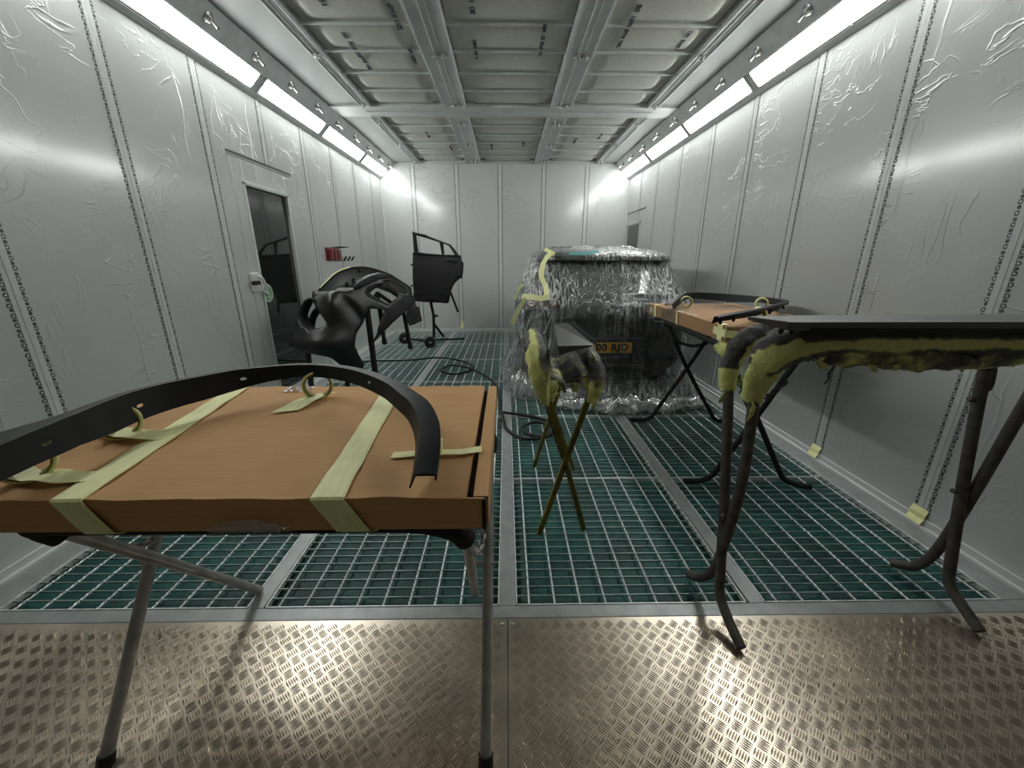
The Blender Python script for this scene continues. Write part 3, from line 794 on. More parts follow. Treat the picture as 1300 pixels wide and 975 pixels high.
ST1 = [(-1.16,.57,.950,.17,.060),(-1.085,.69,.956,.125,.060),(-1.038,.768,.964,.080,.062),(-1.006,.835,.969,.036,.066),(-1.006,.92,.97,.026,.076),(-1.003,1.0,.97,.020,.076),(-.979,1.08,.97,.018,.074),(-.928,1.158,.97,.018,.070),
       (-.863,1.235,.97,.018,.060),(-.785,1.277,.97,.020,.046),(-.697,1.306,.97,.022,.038),(-.587,1.295,.97,.024,.038),(-.46,1.233,.97,.028,.040),
       (-.331,1.125,.967,.034,.042),(-.252,1.03,.962,.040,.042),(-.197,.955,.955,.044,.042),(-.158,.862,.94,.046,.040),(-.143,.775,.921,.046,.038),(-.140,.70,.896,.044,.030)]
arch('wheel_arch_trim', 'large curved black wheel arch trim lying on tape rolls on the front box', ST1, 'black', 'black wheel arch trims', 6, (2.6, 5.2, 8.2, 12.6), 1)

# ------------------------------------------------------------------ hoses
def hose(pts, r, label, cat='hose'):
    tag(MB().tube(smooth_path(pts, 10), r, 10).build('air_hose', M['rubber'], smooth=60), label, cat)
hose([(-1.95,5.15,.012),(-1.779,5.219,.012),(-1.313,5.257,.012),(-.963,5.389,.012),(-.674,5.26,.012),(-.47,5.02,.012),(-.42,4.78,.012),(-.60,4.55,.012),(-.80,4.70,.012),(-.70,4.90,.03),(-.42,4.74,.019),(-.21,4.374,.012),(-.10,4.018,.012),(-.066,3.5,.012),(-.04,3.22,.012)], .011,
     'long black hose trailing across the grates with loops near the back left')
hose([(-.04,3.24,.034),(.02,3.22,.034),(.24,3.18,.012),(.42,3.02,.012),(.40,2.86,.012),(.24,2.79,.012),(.13,2.88,.012),(.14,3.0,.012),(.26,3.02,.034),(.36,2.90,.034),(.28,2.73,.034),(.12,2.76,.012),(.0,2.93,.012),(-.04,3.18,.034)], .013,
     'coiled black hose on the grate behind the yellow-legged stand')

# ------------------------------------------------------------------ tape-wrapped stands on the right
def wrapped(parent, name, pts, r0, profile, seed=0, n=20, sub=8, mat='spray', lump=.22):
    """lumpy tape sleeve; profile(t, up) gives how much black overspray lies there"""
    P = smooth_path(pts, sub); N = len(P); mb = MB()
    rad = r0 if callable(r0) else (lambda t: r0)
    def rr(i, a):
        q = P[i]*11 + Vector((math.cos(a)*1.3, math.sin(a)*1.3, seed))
        return rad(i/(N-1))*(1 + lump*noise.noise(q) + .12*noise.noise(q*2.7) + .16*max(0, 1-abs(noise.noise(q*1.9 + Vector((3,3,3))))*3.2)**2)
    mb.tube(P, rr, n); att = []
    for i, v in enumerate(mb.v):
        k = min(i//n, N-1); up = (Vector(v) - P[k]).normalized().z; nv = (Vector(v) - P[k]).normalized(); att.append(profile(k/(N-1), up, nv.x) if profile.__code__.co_argcount > 2 else profile(k/(N-1), up))
    mb.att = att
    return mb.build(name, M[mat], parent, smooth=70)
def flap(parent, p, d, w, n, seed, att=.3):
    """torn end of tape hanging off a wrapped tube"""
    p = Vector(p); d = Vector(d); W = Vector(w); mb = MB(); c = 6
    for j in range(c+1):
        t = j/c; ww = (1-t*.6)*(1+.3*noise.noise((seed, t*3, 1)))
        mid = p + d*t + Vector((.008*noise.noise((seed, t*4, 5)), .010*math.sin(t*3+seed), 0))
        mb.v += [tuple(mid - W*ww), tuple(mid + Vector(n)*.006*math.sin(t*4)), tuple(mid + W*ww*(1+.4*noise.noise((t*6, seed, 2))))]
    for j in range(c):
        for q in (0, 1): mb.f.append((j*3+q, j*3+q+1, j*3+q+4, j*3+q+3)); mb.mi.append(0)
    mb.att = [att + .15*noise.noise(Vector(v)*30) for v in mb.v]
    return mb.build('tape_flap', M['spray'], parent, solid=.0015, smooth=60)
T = thing('trestle', (1.27, 1.23, 0), 'paint-caked folding trestle wrapped in tape, carrying the long black sill panel at the right', 'trestle', 'folding trestles')
add_tube(T, 'leg', [(.808,1.032,.019),(.802,1.12,.055),(.80,1.185,.10),(.80,1.21,.20),(.80,1.26,.45),(.80,1.315,.70),(.80,1.355,.86)], .0175, 'rust', 14, 5)
add_tube(T, 'leg', [(.776,1.372,.019),(.786,1.31,.06),(.795,1.25,.14),(.80,1.225,.25),(.80,1.195,.45),(.80,1.185,.62),(.80,1.205,.90)], .0175, 'rust', 14, 5)
add_tube(T, 'leg', [(1.708,1.085,.019),(1.716,1.17,.06),(1.72,1.225,.10),(1.722,1.25,.20),(1.71,1.29,.50),(1.70,1.325,.80),(1.70,1.34,.93)], .0185, 'rust', 14, 5)
add_tube(T, 'leg', [(1.708,1.428,.019),(1.728,1.37,.05),(1.735,1.33,.12),(1.738,1.30,.25),(1.745,1.27,.52),(1.75,1.245,.78),(1.752,1.225,.95)], .0185, 'rust', 14, 5)
def prof_bar(t, up):
    e = min(t, 1-t)
    if e < .10: return .12 + .25*(up > .3)
    if up > .25: return .95
    if up > -.45: return .95 if e < .2 and up > .05 else .14
    return .80
# top bars: steel tube inside the lumpy sleeve
fb = [(.80,1.215,.865),(.797,1.195,.95),(.80,1.155,1.03),(.85,1.13,1.072),(.95,1.12,1.084),(1.25,1.12,1.084),(1.55,1.12,1.084),(1.68,1.125,1.074),(1.74,1.155,1.02),(1.755,1.205,.955)]
rb = [(.80,1.36,.85),(.805,1.38,.94),(.85,1.40,1.015),(.93,1.41,1.05),(1.02,1.41,1.062),(1.25,1.41,1.062),(1.50,1.41,1.062),(1.63,1.40,1.05),(1.69,1.375,1.0),(1.70,1.345,.93)]
for nm, path, sd in (('front', fb, 3), ('rear', rb, 9)):
    b_ = add_tube(T, 'top_bar', path, .017, 'rust', 10, 6)
    wrapped(b_, 'tape_sleeve', path, (lambda t: .027 + .027*min(1, min(t, 1-t)*4.5)) if nm == 'front' else (lambda t: .025 + .013*min(1, min(t, 1-t)*4.5)), prof_bar, sd, 22, 10)
wrapped(T, 'tape_drape', [(.90,1.125,1.045),(1.0,1.12,1.040),(1.2,1.115,1.034),(1.4,1.115,1.034),(1.52,1.115,1.040)], lambda t: .018 + .020*math.sin(math.pi*t)**.5, lambda t, up: .62 + .2*math.sin(t*25), 51, 16, 12, 'spray', .45)
for (p, d, w, sd, at) in (((1.04,1.09,1.05), (.01,-.005,-.055), (.022,0,0), 1, .2), ((1.12,1.085,1.05), (-.02,0,-.05), (.02,0,0), 2, .3), ((1.30,1.085,1.04), (.05,0,-.03), (.016,0,.012), 3, .7),
                          ((1.52,1.085,1.055), (.01,0,-.06), (.030,0,0), 4, .25), ((1.60,1.09,1.05), (.04,0,-.06), (.03,0,0), 5, .2), ((1.66,1.10,1.05), (-.03,0,-.075), (.018,0,0), 6, .3),
                          ((1.0,1.13,1.04), (-.03,.02,-.10), (.014,.01,0), 7, .7), ((1.74,1.20,.96), (-.03,0,-.05), (.016,0,0), 8, .2), ((1.705,1.33,.95), (.02,0,-.10), (.012,0,.02), 9, .9),
                          ((.80,1.20,.87), (-.015,-.01,-.085), (.018,.006,0), 10, .15), ((.795,1.355,.86), (-.012,0,-.06), (.016,0,0), 11, .15), ((.90,1.10,1.06), (.02,-.004,-.06), (.03,0,0), 12, .2)):
    flap(T, p, d, w, (0,-1,0), sd, at)
def knot(parent, c, seed, s=1):
    mb = MB(); c = Vector(c)
    for k in range(7):
        o = Vector((noise.noise((k, seed, 1)), noise.noise((k, seed, 2)), noise.noise((k, seed, 3))))*.06*s
        d = Vector((noise.noise((k, seed, 7)), noise.noise((k, seed, 8)), noise.noise((k, seed, 9)))).normalized(); u = d.orthogonal().normalized()
        mb.tube([c + o + d*math.cos(a)*.019*s + u*math.sin(a)*.011*s for a in [2*math.pi*q/10 for q in range(10)]], .0042, 6, closed=True)
    return mb.build('chain', M['rust'], parent, smooth=60)
knot(T, (.80,1.27,.66), 1); knot(T, (.802,1.23,.69), 5, .9); knot(T, (1.725,1.29,.76), 2, 1.2); knot(T, (1.73,1.27,.70), 4)
for p, q in (((1.68,1.33,.82),(1.665,1.33,.825)), ((1.76,1.24,.80),(1.79,1.235,.80)), ((1.69,1.28,.47),(1.66,1.275,.48)), ((.78,1.22,.42),(.765,1.21,.42))):
    MB().cyl(p, q, .009, 8).build('bolt', M['rust'], T)
# the sill panel lying on it
t = thing('side_sill', (1.3,1.09,1.14), 'long satin black sill panel lying across the taped trestle at the right', 'sill panel')
mb = MB(); zt_ = 1.150
outl = [(.675,1.112,zt_),(.742,1.030,zt_-.004),(1.66,1.020,zt_-.004),(1.95,1.06,zt_-.004),(1.95,1.15,zt_+.002),(1.66,1.132,zt_+.003),(1.0,1.138,zt_+.002)]
k = len(outl)
vs = outl + [(x, y+(.004 if y < 1.08 else -.004), z-.024 if y < 1.08 else z-.010) for x, y, z in outl]
mb.add(vs, [tuple(range(k)), tuple(range(2*k-1,k-1,-1))] + [(i,(i+1)%k,k+(i+1)%k,k+i) for i in range(k)])
mb.build('panel', M['gun'], t, bevel=.002)
MB().box(.80, 1.60, 1.026, 1.032, 1.118, 1.128).build('lower_flange', M['black'], t, bevel=.001)
for x in (.735, .765, 1.0, 1.15):
    MB().lathe((x,1.05,1.122), (0,0,-1), [(-.012,.004),(.0,.004),(.0,.008),(.008,.006),(.012,.002)], 8).build('clip', M['matte'], t)

# trestle and box further back on the right
T = thing('trestle', (1.44, 2.58, 0), 'black folding trestle with splayed feet under the smaller cardboard box by the right wall', 'trestle', 'folding trestles')
for (p) in ([(1.19,2.10,.83),(1.215,2.10,.80),(1.46,2.10,.391),(1.625,2.10,.105),(1.66,2.09,.05),(1.72,2.07,.022),(1.80,2.041,.019)],
            [(1.66,2.12,.83),(1.60,2.12,.75),(1.46,2.12,.47),(1.275,2.12,.115),(1.24,2.12,.055),(1.18,2.12,.022),(1.076,2.121,.019)],
            [(1.235,3.07,.84),(1.26,3.07,.80),(1.46,3.07,.453),(1.70,3.07,.085),(1.73,3.068,.04),(1.77,3.06,.018),(1.823,3.057,.019)],
            [(1.66,3.09,.83),(1.60,3.09,.73),(1.46,3.09,.47),(1.245,3.09,.10),(1.21,3.09,.045),(1.15,3.095,.018),(1.042,3.10,.019)]):
    add_tube(T, 'leg', p, .016, 'matte', 12, 5)
lb = [(1.19,2.10,.80),(1.195,2.125,.838),(1.20,2.18,.847),(1.215,2.6,.847),(1.23,3.0,.847),(1.235,3.06,.838),(1.235,3.075,.80)]
rb2 = [(1.66,2.115,.80),(1.665,2.13,.838),(1.665,2.18,.847),(1.665,2.6,.847),(1.665,3.0,.847),(1.665,3.07,.838),(1.66,3.085,.80)]
add_tube(T, 'top_bar', lb, .017, 'matte', 10, 5); add_tube(T, 'top_bar', rb2, .017, 'matte', 10, 5)
wrapped(T, 'tape_sleeve', [(1.20,2.17,.838),(1.19,2.095,.825),(1.22,2.097,.78),(1.265,2.10,.70),(1.31,2.10,.635)], lambda t: .021 + .012*(1-t), lambda t, up: .2 + .8*max(0, t-.62)*2 + .2*(up > .6), 21, 14, 8)
wrapped(T, 'leg_wrap', [(1.33,2.10,.60),(1.40,2.10,.49)], .026, lambda t, up: .95, 22, 12, 8)
wrapped(T, 'leg_wrap', [(1.25,3.07,.82),(1.32,3.07,.70)], .028, lambda t, up: .95, 23, 12, 8)
chain(T, (1.30,3.05,.72), (1.60,3.05,.70), .05, 'matte', .04, .005); chain(T, (1.36,2.08,.56), (1.55,2.08,.66), .03, 'matte', .04, .005)
Bx = thing('cardboard_box', (1.57, 2.79, .866), 'smaller flat brown cardboard box on the black trestle by the right wall', 'cardboard box', 'flat cardboard boxes on trestles')
b_ = wavy_box(1.215, 1.93, 2.165, 3.42, .866, .95, .003, 40, 40)
b_.build('box_body', M['card2'], Bx, smooth=35)
for (y, w, z0, nm) in ((3.26,.045,.862,'tape_band'), (2.83,.024,.862,'tape_band'), (2.235,.055,.855,'tape_band')):
    mb = MB(); ribbon(mb, [(1.25,y,.9545),(1.212,y,.9545),(1.210,y-.004,.92),(1.210,y-.010,.88),(1.213,y-.015,z0)], (0,1,0), w*.5, .0015, .1, normal=(-.7,0,.7)); mb.build(nm, M['tape'], Bx)
mb = MB(); ribbon(mb, [(1.209,2.30,.915),(1.209,2.22,.914),(1.209,2.168,.912),(1.235,2.159,.910),(1.30,2.159,.905),(1.375,2.159,.900)], (0,0,1), .021, .0015, .05, normal=(-.7,-.7,0)); mb.build('tape_band', M['tape'], Bx)
MB().box(1.2085, 1.2105, 3.31, 3.37, .885, .925).build('white_label', M['white_pl'], Bx)
mb = MB()
for k in range(9): mb.box(1.225 + .012*(k % 3), 1.24 + .02*(k % 2), 2.58 + k*.033, 2.60 + k*.033 + .008*(k % 3), .9535, .9545)
mb.build('white_scuffs', M['white_pl'], Bx)
ST2 = [(1.105,2.06,1.018,.035,.040),(1.19,2.09,1.028,.045,.042),(1.30,2.15,1.034,.045,.045),(1.47,2.285,1.036,.035,.05),(1.65,2.45,1.036,.030,.05),(1.80,2.58,1.036,.030,.05),(1.90,2.69,1.036,.035,.045),
       (1.965,2.82,1.036,.040,.04),(1.98,2.93,1.036,.040,.04),(1.955,3.045,1.036,.034,.042),(1.90,3.16,1.036,.028,.05),(1.83,3.265,1.038,.024,.06),(1.71,3.38,1.04,.022,.055),(1.585,3.42,1.042,.022,.05),(1.45,3.32,1.042,.022,.045),(1.366,3.19,1.04,.026,.045),(1.22,2.97,1.03,.04,.045),(1.11,2.81,1.01,.05,.04)]
arch('wheel_arch_trim', 'black wheel arch trim lying on tape rolls on the smaller box by the right wall', ST2, 'black', 'black wheel arch trims', 5, (), -1, (.6, 1.6, 2.6, 4.0, 6.0, 7.5))
roll((1.37,3.06,.951+.045), (.3,1,0), .045, .039, .035, 'black-stained tape roll under the far tip of the arch on the smaller box', [])
roll((1.90,2.98,.951+.044), (.5,1,0), .044, .034, .035, 'tape roll under the curved end of the arch nearest the right wall', [])
roll((1.50,2.36,.951+.043), (.3,1,0), .043, .031, .04, 'tape roll under the near arm of the arch on the smaller box', [])

# yellow-legged stand in the middle
T = thing('trestle', (.28, 2.0, 0), 'small folding stand with yellow legs and a ragged tape-wrapped top in the middle', 'trestle', 'folding trestles')
def bar(p, q, w):
    mb = MB(); p, q = Vector(p), Vector(q); d = q - p; a = Vector((0,1,0)); b = d.cross(a).normalized()
    mb.obox((p+q)/2, d*.5, a*w, b*w); return mb.build('leg', M['olive'], T, bevel=.003)
bar((.158,1.67,0), (.385,1.69,.76), .0125); bar((.387,1.70,0), (.165,1.70,.78), .0125)
bar((.178,2.347,0), (.385,2.33,.76), .0115); bar((.432,2.302,0), (.165,2.30,.78), .0115)
for x in (.155, .395):
    add_tube(T, 'top_bar', [(x,1.68,.76),(x,1.70,.84),(x,1.76,.875),(x,2.0,.88),(x,2.24,.875),(x,2.31,.84),(x,2.32,.76)], .016, 'olive', 10, 5)
wrapped(T, 'tape_sleeve', [(.172,1.675,.695),(.158,1.675,.76),(.142,1.69,.84),(.138,1.76,.895),(.14,1.95,.90),(.15,2.2,.89)], lambda t: .018 + .032*min(1, t*2.6), lambda t, up, sx: .06 + .85*max(0, min(1, (sx + .25)*1.6))*max(0, min(1, (t-.22)*5)) + (.8 if t > .6 and up < .9 else 0), 31, 22, 8, 'spray', .3)
wrapped(T, 'tape_sleeve', [(.378,1.675,.69),(.390,1.675,.745),(.400,1.685,.80),(.395,1.75,.85),(.395,1.95,.86),(.39,2.2,.86)], lambda t: .016 + .020*min(1, t*2.6), lambda t, up: .12 + .75*max(0, min(1, (t-.2)*4)), 33, 20, 8, 'spray', .3)
# sagging taped cloth between the two bars
mb = MB()
mb.grid(lambda u, v: (.15 + .25*u, 1.70 + .5*v, .84 - .07*math.sin(math.pi*u) + .018*noise.noise((u*7, v*7, 3))), 22, 16)
mb.att = [.75 + .5*noise.noise(Vector(v)*14) for v in mb.v]; mb.build('tape_web', M['spray'], T, smooth=60, solid=.004)
for (p, d, w, sd, at) in (((.20,1.69,.79),(.0,0,-.09),(.028,0,0),41,.25), ((.24,1.69,.79),(.02,0,-.06),(.02,0,0),42,.4), ((.30,1.69,.78),(.01,0,-.05),(.022,0,0),43,.2), ((.35,1.69,.80),(.01,0,-.06),(.02,0,0),44,.2),
                          ((.16,1.66,.76),(.022,0,-.08),(.022,0,0),45,.05), ((.395,1.66,.76),(-.01,0,-.09),(.020,0,0),46,.15), ((.18,1.68,.70),(.05,0,.03),(.02,0,.03),47,.25)):
    flap(T, p, d, w, (0,-1,0), sd, at)
chain(T, (.17,1.72,.72), (.268,1.72,.40), .01, 'matte', .036, .004); knot(T, (.275,1.69,.375), 6, .8)
MB().cyl((.273,1.66,.372), (.273,1.73,.372), .008, 8).build('pivot_bolt', M['matte'], T)
MB().cyl((.28,2.29,.372), (.28,2.36,.372), .008, 8).build('pivot_bolt', M['matte'], T)
t = thing('corner_trim', (.32,1.85,.93), 'angular satin black corner trim resting on the small yellow-legged stand', 'corner trim')
a0, a1, a2, a3 = (0.238,2,0.995), (0.309,2,0.999), (0.396,1.74,0.939), (0.22,1.68,0.947)
mb = MB(); A4 = [Vector(a) for a in (a0, a1, a2, a3)]; dn = Vector((0,0,-.05))
low = [A4[0]+dn, A4[1]+dn, A4[2]+Vector((-.015,.02,-.012)), A4[3]+Vector((.01,.02,-.045))]
mb.add(A4 + low, [(0,1,2,3),(7,6,5,4),(0,4,5,1),(1,5,6,2),(2,6,7,3),(3,7,4,0)]); mb.build('trim_panel', M['gun'], t, bevel=.004)
mb = MB(); e1 = A4[1]; e2 = A4[2]
mb.add([e1+Vector((.004,0,-.006)), e2+Vector((.008,0,-.004)), e2+Vector((.012,.03,.012)), e1+Vector((.03,.03,.004))], [(0,1,2,3)]); mb.build('edge_flange', M['black'], t, solid=.006)

# ------------------------------------------------------------------ front bumper on its stand
CB = [[-1.3400,0.3879,0.0120,-0.0400,-0.0003,-0.0457,0.0391,0.0015,0.0180,0.0016],[3.5500,0.3800,0.1000,0.2600,-0.0001,0.1200,-0.0000,0.0001,0.0000,-0.0000],[0.8445,-0.0498,0.4116,-0.0340,0.0464,-0.0197,-0.0000,0.0312,-0.0017,0.0145]]
CBK = [[-1.4003,0.4120,0.0141,-0.0401,-0.0011,-0.0459,0.0390,0.0015,0.0179,0.0017],[3.7100,0.3800,0.1000,0.2600,-0.0001,0.1200,-0.0000,0.0001,0.0000,-0.0000],[0.8240,-0.0499,0.4307,-0.0340,0.0465,-0.0205,-0.0001,0.0312,-0.0016,0.0145]]
def patch(C):
    def f(a, b):
        m = (1, a, b, a*a, a*b, b*b, a**3, a*a*b, a*b*b, b**3)
        return Vector([sum(c*x for c, x in zip(C[k], m)) for k in range(3)])
    return f
fB, fBK = patch(CB), patch(CBK)
def L2(pts): return [((c-585)/500, (450-r)/400) for c, r in pts]
t = thing('bumper', (-1.35, 3.6, .05), 'satin charcoal front bumper cover standing on end on a black stand at the left', 'bumper')
outer = L2([(240,256),(330,264),(420,270),(520,262),(600,236),(680,192),(760,158),(840,146),(900,166),(960,190),(1010,216),(1035,262),(1045,330),(1050,390),(1000,430),(960,465),(900,520),(850,570),(800,620),(760,665),(735,692),
            (752,640),(775,575),(805,490),(832,414),(780,406),(705,400),(680,450),(640,530),(606,610),(602,700),(625,780),(665,860),(655,920),(560,930),(470,870),(400,805),(360,790),(230,760),(60,692),(62,640),(90,540),(112,480),(130,415),(150,370),(172,332),(226,306),(236,322),(232,290)])
h1 = L2([(238,330),(266,390),(312,452),(362,524),(354,550),(280,568),(206,576),(165,546),(136,500),(127,452),(142,408),(172,350),(216,320)])
h2 = L2([(664,270),(700,236),(780,196),(860,210),(938,268),(944,312),(892,346),(860,378),(800,352),(740,322),(690,292)])
h3 = L2([(806,176),(850,166),(916,184),(1000,228),(1028,280),(960,270),(880,226)])
def fBr(a, b):
    p = fB(a, b)
    c = 585 + 500*a; r = 450 - 400*b
    bul = .07*math.exp(-((c-430)/70)**2 - ((r-330)/120)**2)          # raised fold of the centre panel
    fold = .05*math.exp(-((c-560 - (r-420)*.9)/60)**2)*(1 if r < 620 else .4)
    low = .09*math.exp(-((c-330)/300)**2 - ((r-690)/90)**2)
    return p + Vector((.02*bul, -bul + fold - low, .3*bul))
skin = fan_poly(outer, [h1, h2, h3], fBr, .06, 'bumper_skin', M['primer'], t, .005)
def lipstrip(name, pts, depth, mat, f=fBr, th=.006):
    mb = MB(); q = L2(pts); n = len(q)
    vs = []
    for a, b in q:
        p = Vector(f(a, b)); vs += [p, p + Vector((.02, depth, -.01))]
    mb.add(vs, [(2*i, 2*i+1, (2*i+3) % (2*n), (2*i+2) % (2*n)) for i in range(n)])
    return mb.build(name, M[mat], t, solid=th, smooth=50)
lipstrip('fog_lamp_bezel', [(238,330),(216,320),(172,350),(142,408),(127,452),(136,500),(165,546),(206,576),(280,568),(354,550),(362,524),(312,452),(266,390)], .11, 'matte')
lipstrip('intake_lip', [(664,270),(700,236),(780,196),(860,210),(938,268),(944,312),(892,346),(860,378),(800,352),(740,322),(690,292)], .09, 'matte')
lipstrip('upper_intake_lip', [(806,176),(850,166),(916,184),(1000,228),(1028,280),(960,270),(880,226)], .06, 'matte')
# inner crescent seen through the fog lamp opening
mb = MB(); mb.tube(smooth_path([fBK(*p) for p in L2([(300,400),(262,440),(236,500),(228,570),(222,640)])], 5), lambda i, a: .016 + .014*abs(math.cos(a)), 10)
mb.build('inner_duct', M['matte'], t, smooth=60)
# far upper rim and the dark underside behind the front skin
rim = L2([(236,276),(262,244),(320,188),(370,138),(430,98),(520,68),(640,62),(760,90),(860,128),(960,190),(1034,238)])
back = [(a, b - .36) for a, b in rim]
mb = MB(); n = len(rim); K = 6
for (a, b), (a2, b2) in zip(rim, back):
    p = fBK(a, b) + Vector((0,.10,0)); q = fBr(a, min(b2, .55)) + Vector((0,.06,0))
    for k in range(K+1):
        s = k/K; mb.v.append(tuple(p.lerp(q, s) + Vector((0, .07*math.sin(math.pi*s), 0))))
mb.f = [(i*(K+1)+k, i*(K+1)+k+1, (i+1)*(K+1)+k+1, (i+1)*(K+1)+k) for i in range(n-1) for k in range(K)]; mb.mi = [0]*len(mb.f)
mb.build('inner_liner', M['matte'], t, smooth=60, solid=.006)
pr = [fBK(a, b) + Vector((0,.10,0)) for a, b in rim]
MB().tube(smooth_path(pr, 4), .010, 8).build('top_edge', M['primer'], t, smooth=60)
MB().tube([p + Vector((0,-.006,.009)) for p in smooth_path(pr[1:6], 4)], .006, 8).build('masked_edge', M['tape'], t, smooth=60)
# grille slat in the upper opening
g1 = L2([(545,205),(600,170),(680,128),(770,108),(845,118)]); g2 = L2([(585,240),(640,210),(700,172),(770,142),(840,140)])
mb = MB()
for (a, b), (c, d) in zip(g1, g2): mb.v += [tuple(fB(a,b) + Vector((0,.05,0))), tuple(fB(c,d) + Vector((0,-.015,0)))]
mb.f = [(2*i,2*i+1,2*i+3,2*i+2) for i in range(4)]; mb.mi = [0]*4
mb.build('grille_slat', M['black'], t, smooth=60, solid=.012)
for (c, r) in ((505,205),(560,170),(610,85)):
    p = fB(*L2([(c, r)])[0]) + Vector((0,.04,0)); MB().obox(p, (.012,0,0), (0,.01,0), (.006,0,.022)).build('bracket', M['matte'], t, bevel=.003)
mb = MB(); mb.tube(smooth_path([fBr(*p) + Vector((0,-.006,0)) for p in L2([(980,325),(990,350),(975,385)])], 4), .005, 6); mb.build('tow_cover_line', M['black'], t, smooth=50)
p = fBr(*L2([(290,705)])[0]); MB().lathe(p + Vector((0,.01,0)), (0,-1,0), [(0,.012),(.018,.012),(.018,.008)], 14).build('parking_sensor', M['black'], t, smooth=40)
# end return on the far side
mb = MB(); q = [fB(*p) + Vector((0,.02,0)) for p in L2([(1034,300),(1046,388),(1076,402),(1102,516),(1036,546),(1008,500),(1010,430)])]; k = len(q)
mb.add(q + [p + Vector((.03,.10,0)) for p in q], [tuple(range(k)), tuple(range(2*k-1,k-1,-1))] + [(i,(i+1)%k,k+(i+1)%k,k+i) for i in range(k)]); mb.build('end_return', M['matte'], t)
T = thing('bumper_stand', (-1.5, 3.9, 0), 'black post stand holding up the charcoal front bumper', 'stand')
def post(p0, p1, w, name='post', cap=False):
    o = MB().tube([p0, p1], w, 10).build(name, M['matte'], T, smooth=50)
    if cap: MB().lathe(p1, (Vector(p1)-Vector(p0)), [(-.03,w+.004),(.01,w+.006),(.025,w+.001)], 12).build('rubber_tip', M['rubber'], o, smooth=40)
    return o
pa = (-1.293,3.75,0.871); post(pa, (pa[0]+.03, 3.72, .006), .027)
pb = (-1.848,3.65,0.537); post(pb, (pb[0], 3.6, .006), .024)
pc = (-1.519,3.7,0.411); post(pc, (pc[0]-.02, 3.66, .006), .024)
post((pb[0], 3.6, .06), (pa[0]+.03, 3.72, .06), .02, 'base_bar'); post((pb[0], 3.3, .027), (pb[0], 4.0, .027), .02, 'base_bar'); post((pa[0]+.03, 3.4, .027), (pa[0]+.03, 4.05, .027), .02, 'base_bar')
pd, pe = (-1.247,3.95,0.998), (-1.224,3.95,0.52); post(pd, pe, .020, 'hanging_arm', True)
pf, pg = (-1.049,4.1,0.806), (-1.005,4.1,0.439); post(pf, pg, .020, 'hanging_arm', True)
post((pa[0], 3.75, pa[2]-.02), (pd[0], 3.95, pd[2]+.0), .018, 'cross_arm'); post((pd[0], 3.95, pd[2]), (pf[0], 4.1, pf[2]+.0), .018, 'cross_arm')

# ------------------------------------------------------------------ car door on a wheeled stand
CD = [[-1.0179,0.4174,0.0282,0.0112,-0.0105,-0.0007,-0.0057,-0.0004,0.0002,-0.0001],[6.1799,-0.0600,0.0000,-0.0899,0.0000,0.0000,-0.0002,-0.0000,-0.0000,-0.0000],[1.2014,0.0009,0.5098,0.0016,-0.0044,-0.0128,0.0001,-0.0074,-0.0000,0.0004]]
fD = patch(CD)
def L3(pts): return [((c-320)/200, (340-r)/260) for c, r in pts]
t = thing('car_door_shell', (-1.0, 6.15, .7), 'matte black rear car door without glass, hung on a wheeled stand by the back wall', 'car door')
dout = L3([(130,80),(152,86),(250,114),(340,148),(410,175),(440,209),(468,249),(486,256),(488,285),(505,308),(504,350),(498,414),(466,430),(436,465),(416,510),(408,545),(398,599),(280,593),(140,581),(148,520),(141,420),(138,240),(146,234),(136,100)])
w1 = L3([(164,108),(240,129),(334,160),(344,205),(352,250),(250,241),(180,231),(172,170)]); w2 = L3([(358,165),(404,185),(424,213),(446,252),(366,251)])
def fDb(a, b):
    p = fD(a, b); r = 340 - 260*b
    return p + Vector((0, -.045*max(0, 1-((r-420)/170)**2) - (.02 if r > 535 else 0), 0))
fan_poly(dout, [w1, w2], fDb, .12, 'door_skin', M['matte'], t, .035, 30)
mb = MB(); c = L3([(385,293),(430,288),(462,297),(430,305)]); mb.tube(smooth_path([fDb(*p) + Vector((0,-.03,0)) for p in c], 4), .010, 8); mb.build('handle', M['black'], t, smooth=50)
mb = MB(); mb.tube([fDb(*p) + Vector((0,-.02,0)) for p in L3([(150,528),(270,534),(402,540)])], .006, 6); mb.build('crease', M['black'], t)
mb = MB(); mb.tube([fD(*p) + Vector((0,-.025,0)) for p in L3([(138,238),(250,247),(366,254),(486,257)])], .008, 6); mb.build('belt_moulding', M['black'], t)
for r in (322, 474):
    p = fD(*L3([(138, r)])[0]); MB().obox(p + Vector((-.012,.02,0)), (.022,0,0), (0,.014,0), (0,0,.012)).build('hinge', M['matte'], t, bevel=.003)
T = thing('door_stand', (-1.15, 6.3, 0), 'black two-wheeled stand carrying the car door by the back wall', 'stand')
pt = (-1.156,6.2,0.684); pm = (-1.14,6.28,0.47); pbm = (-1.179,6.42,0.107)
MB().tube([pt, pm, pbm], .022, 10).build('upright', M['matte'], T, smooth=50)
MB().tube([(-1.156,6.36,0.334), (-1.057,6.62,0.083)], .02, 10).build('brace', M['matte'], T, smooth=50)
MB().lathe((-1.126,6.27,0.471), (1,.2,0), [(-.035,.022),(.035,.022),(.035,.012),(.06,.012)], 10).build('clamp_knob', M['matte'], T)
MB().tube([(-1.60,6.40,.085),(-1.18,6.13,.085),(-1.20,6.42,.06),(-.72,6.69,.03)], .016, 8).build('base_frame', M['matte'], T)
MB().tube([(-1.62,6.42,.08),(-1.22,6.40,.06),(-1.0,6.68,.03)], .016, 8).build('base_frame', M['matte'], T)
MB().tube([(-0.853,6.2,0.849), (-0.756,6.28,0.53)], .017, 8).build('prop_rod', M['matte'], T, smooth=50)
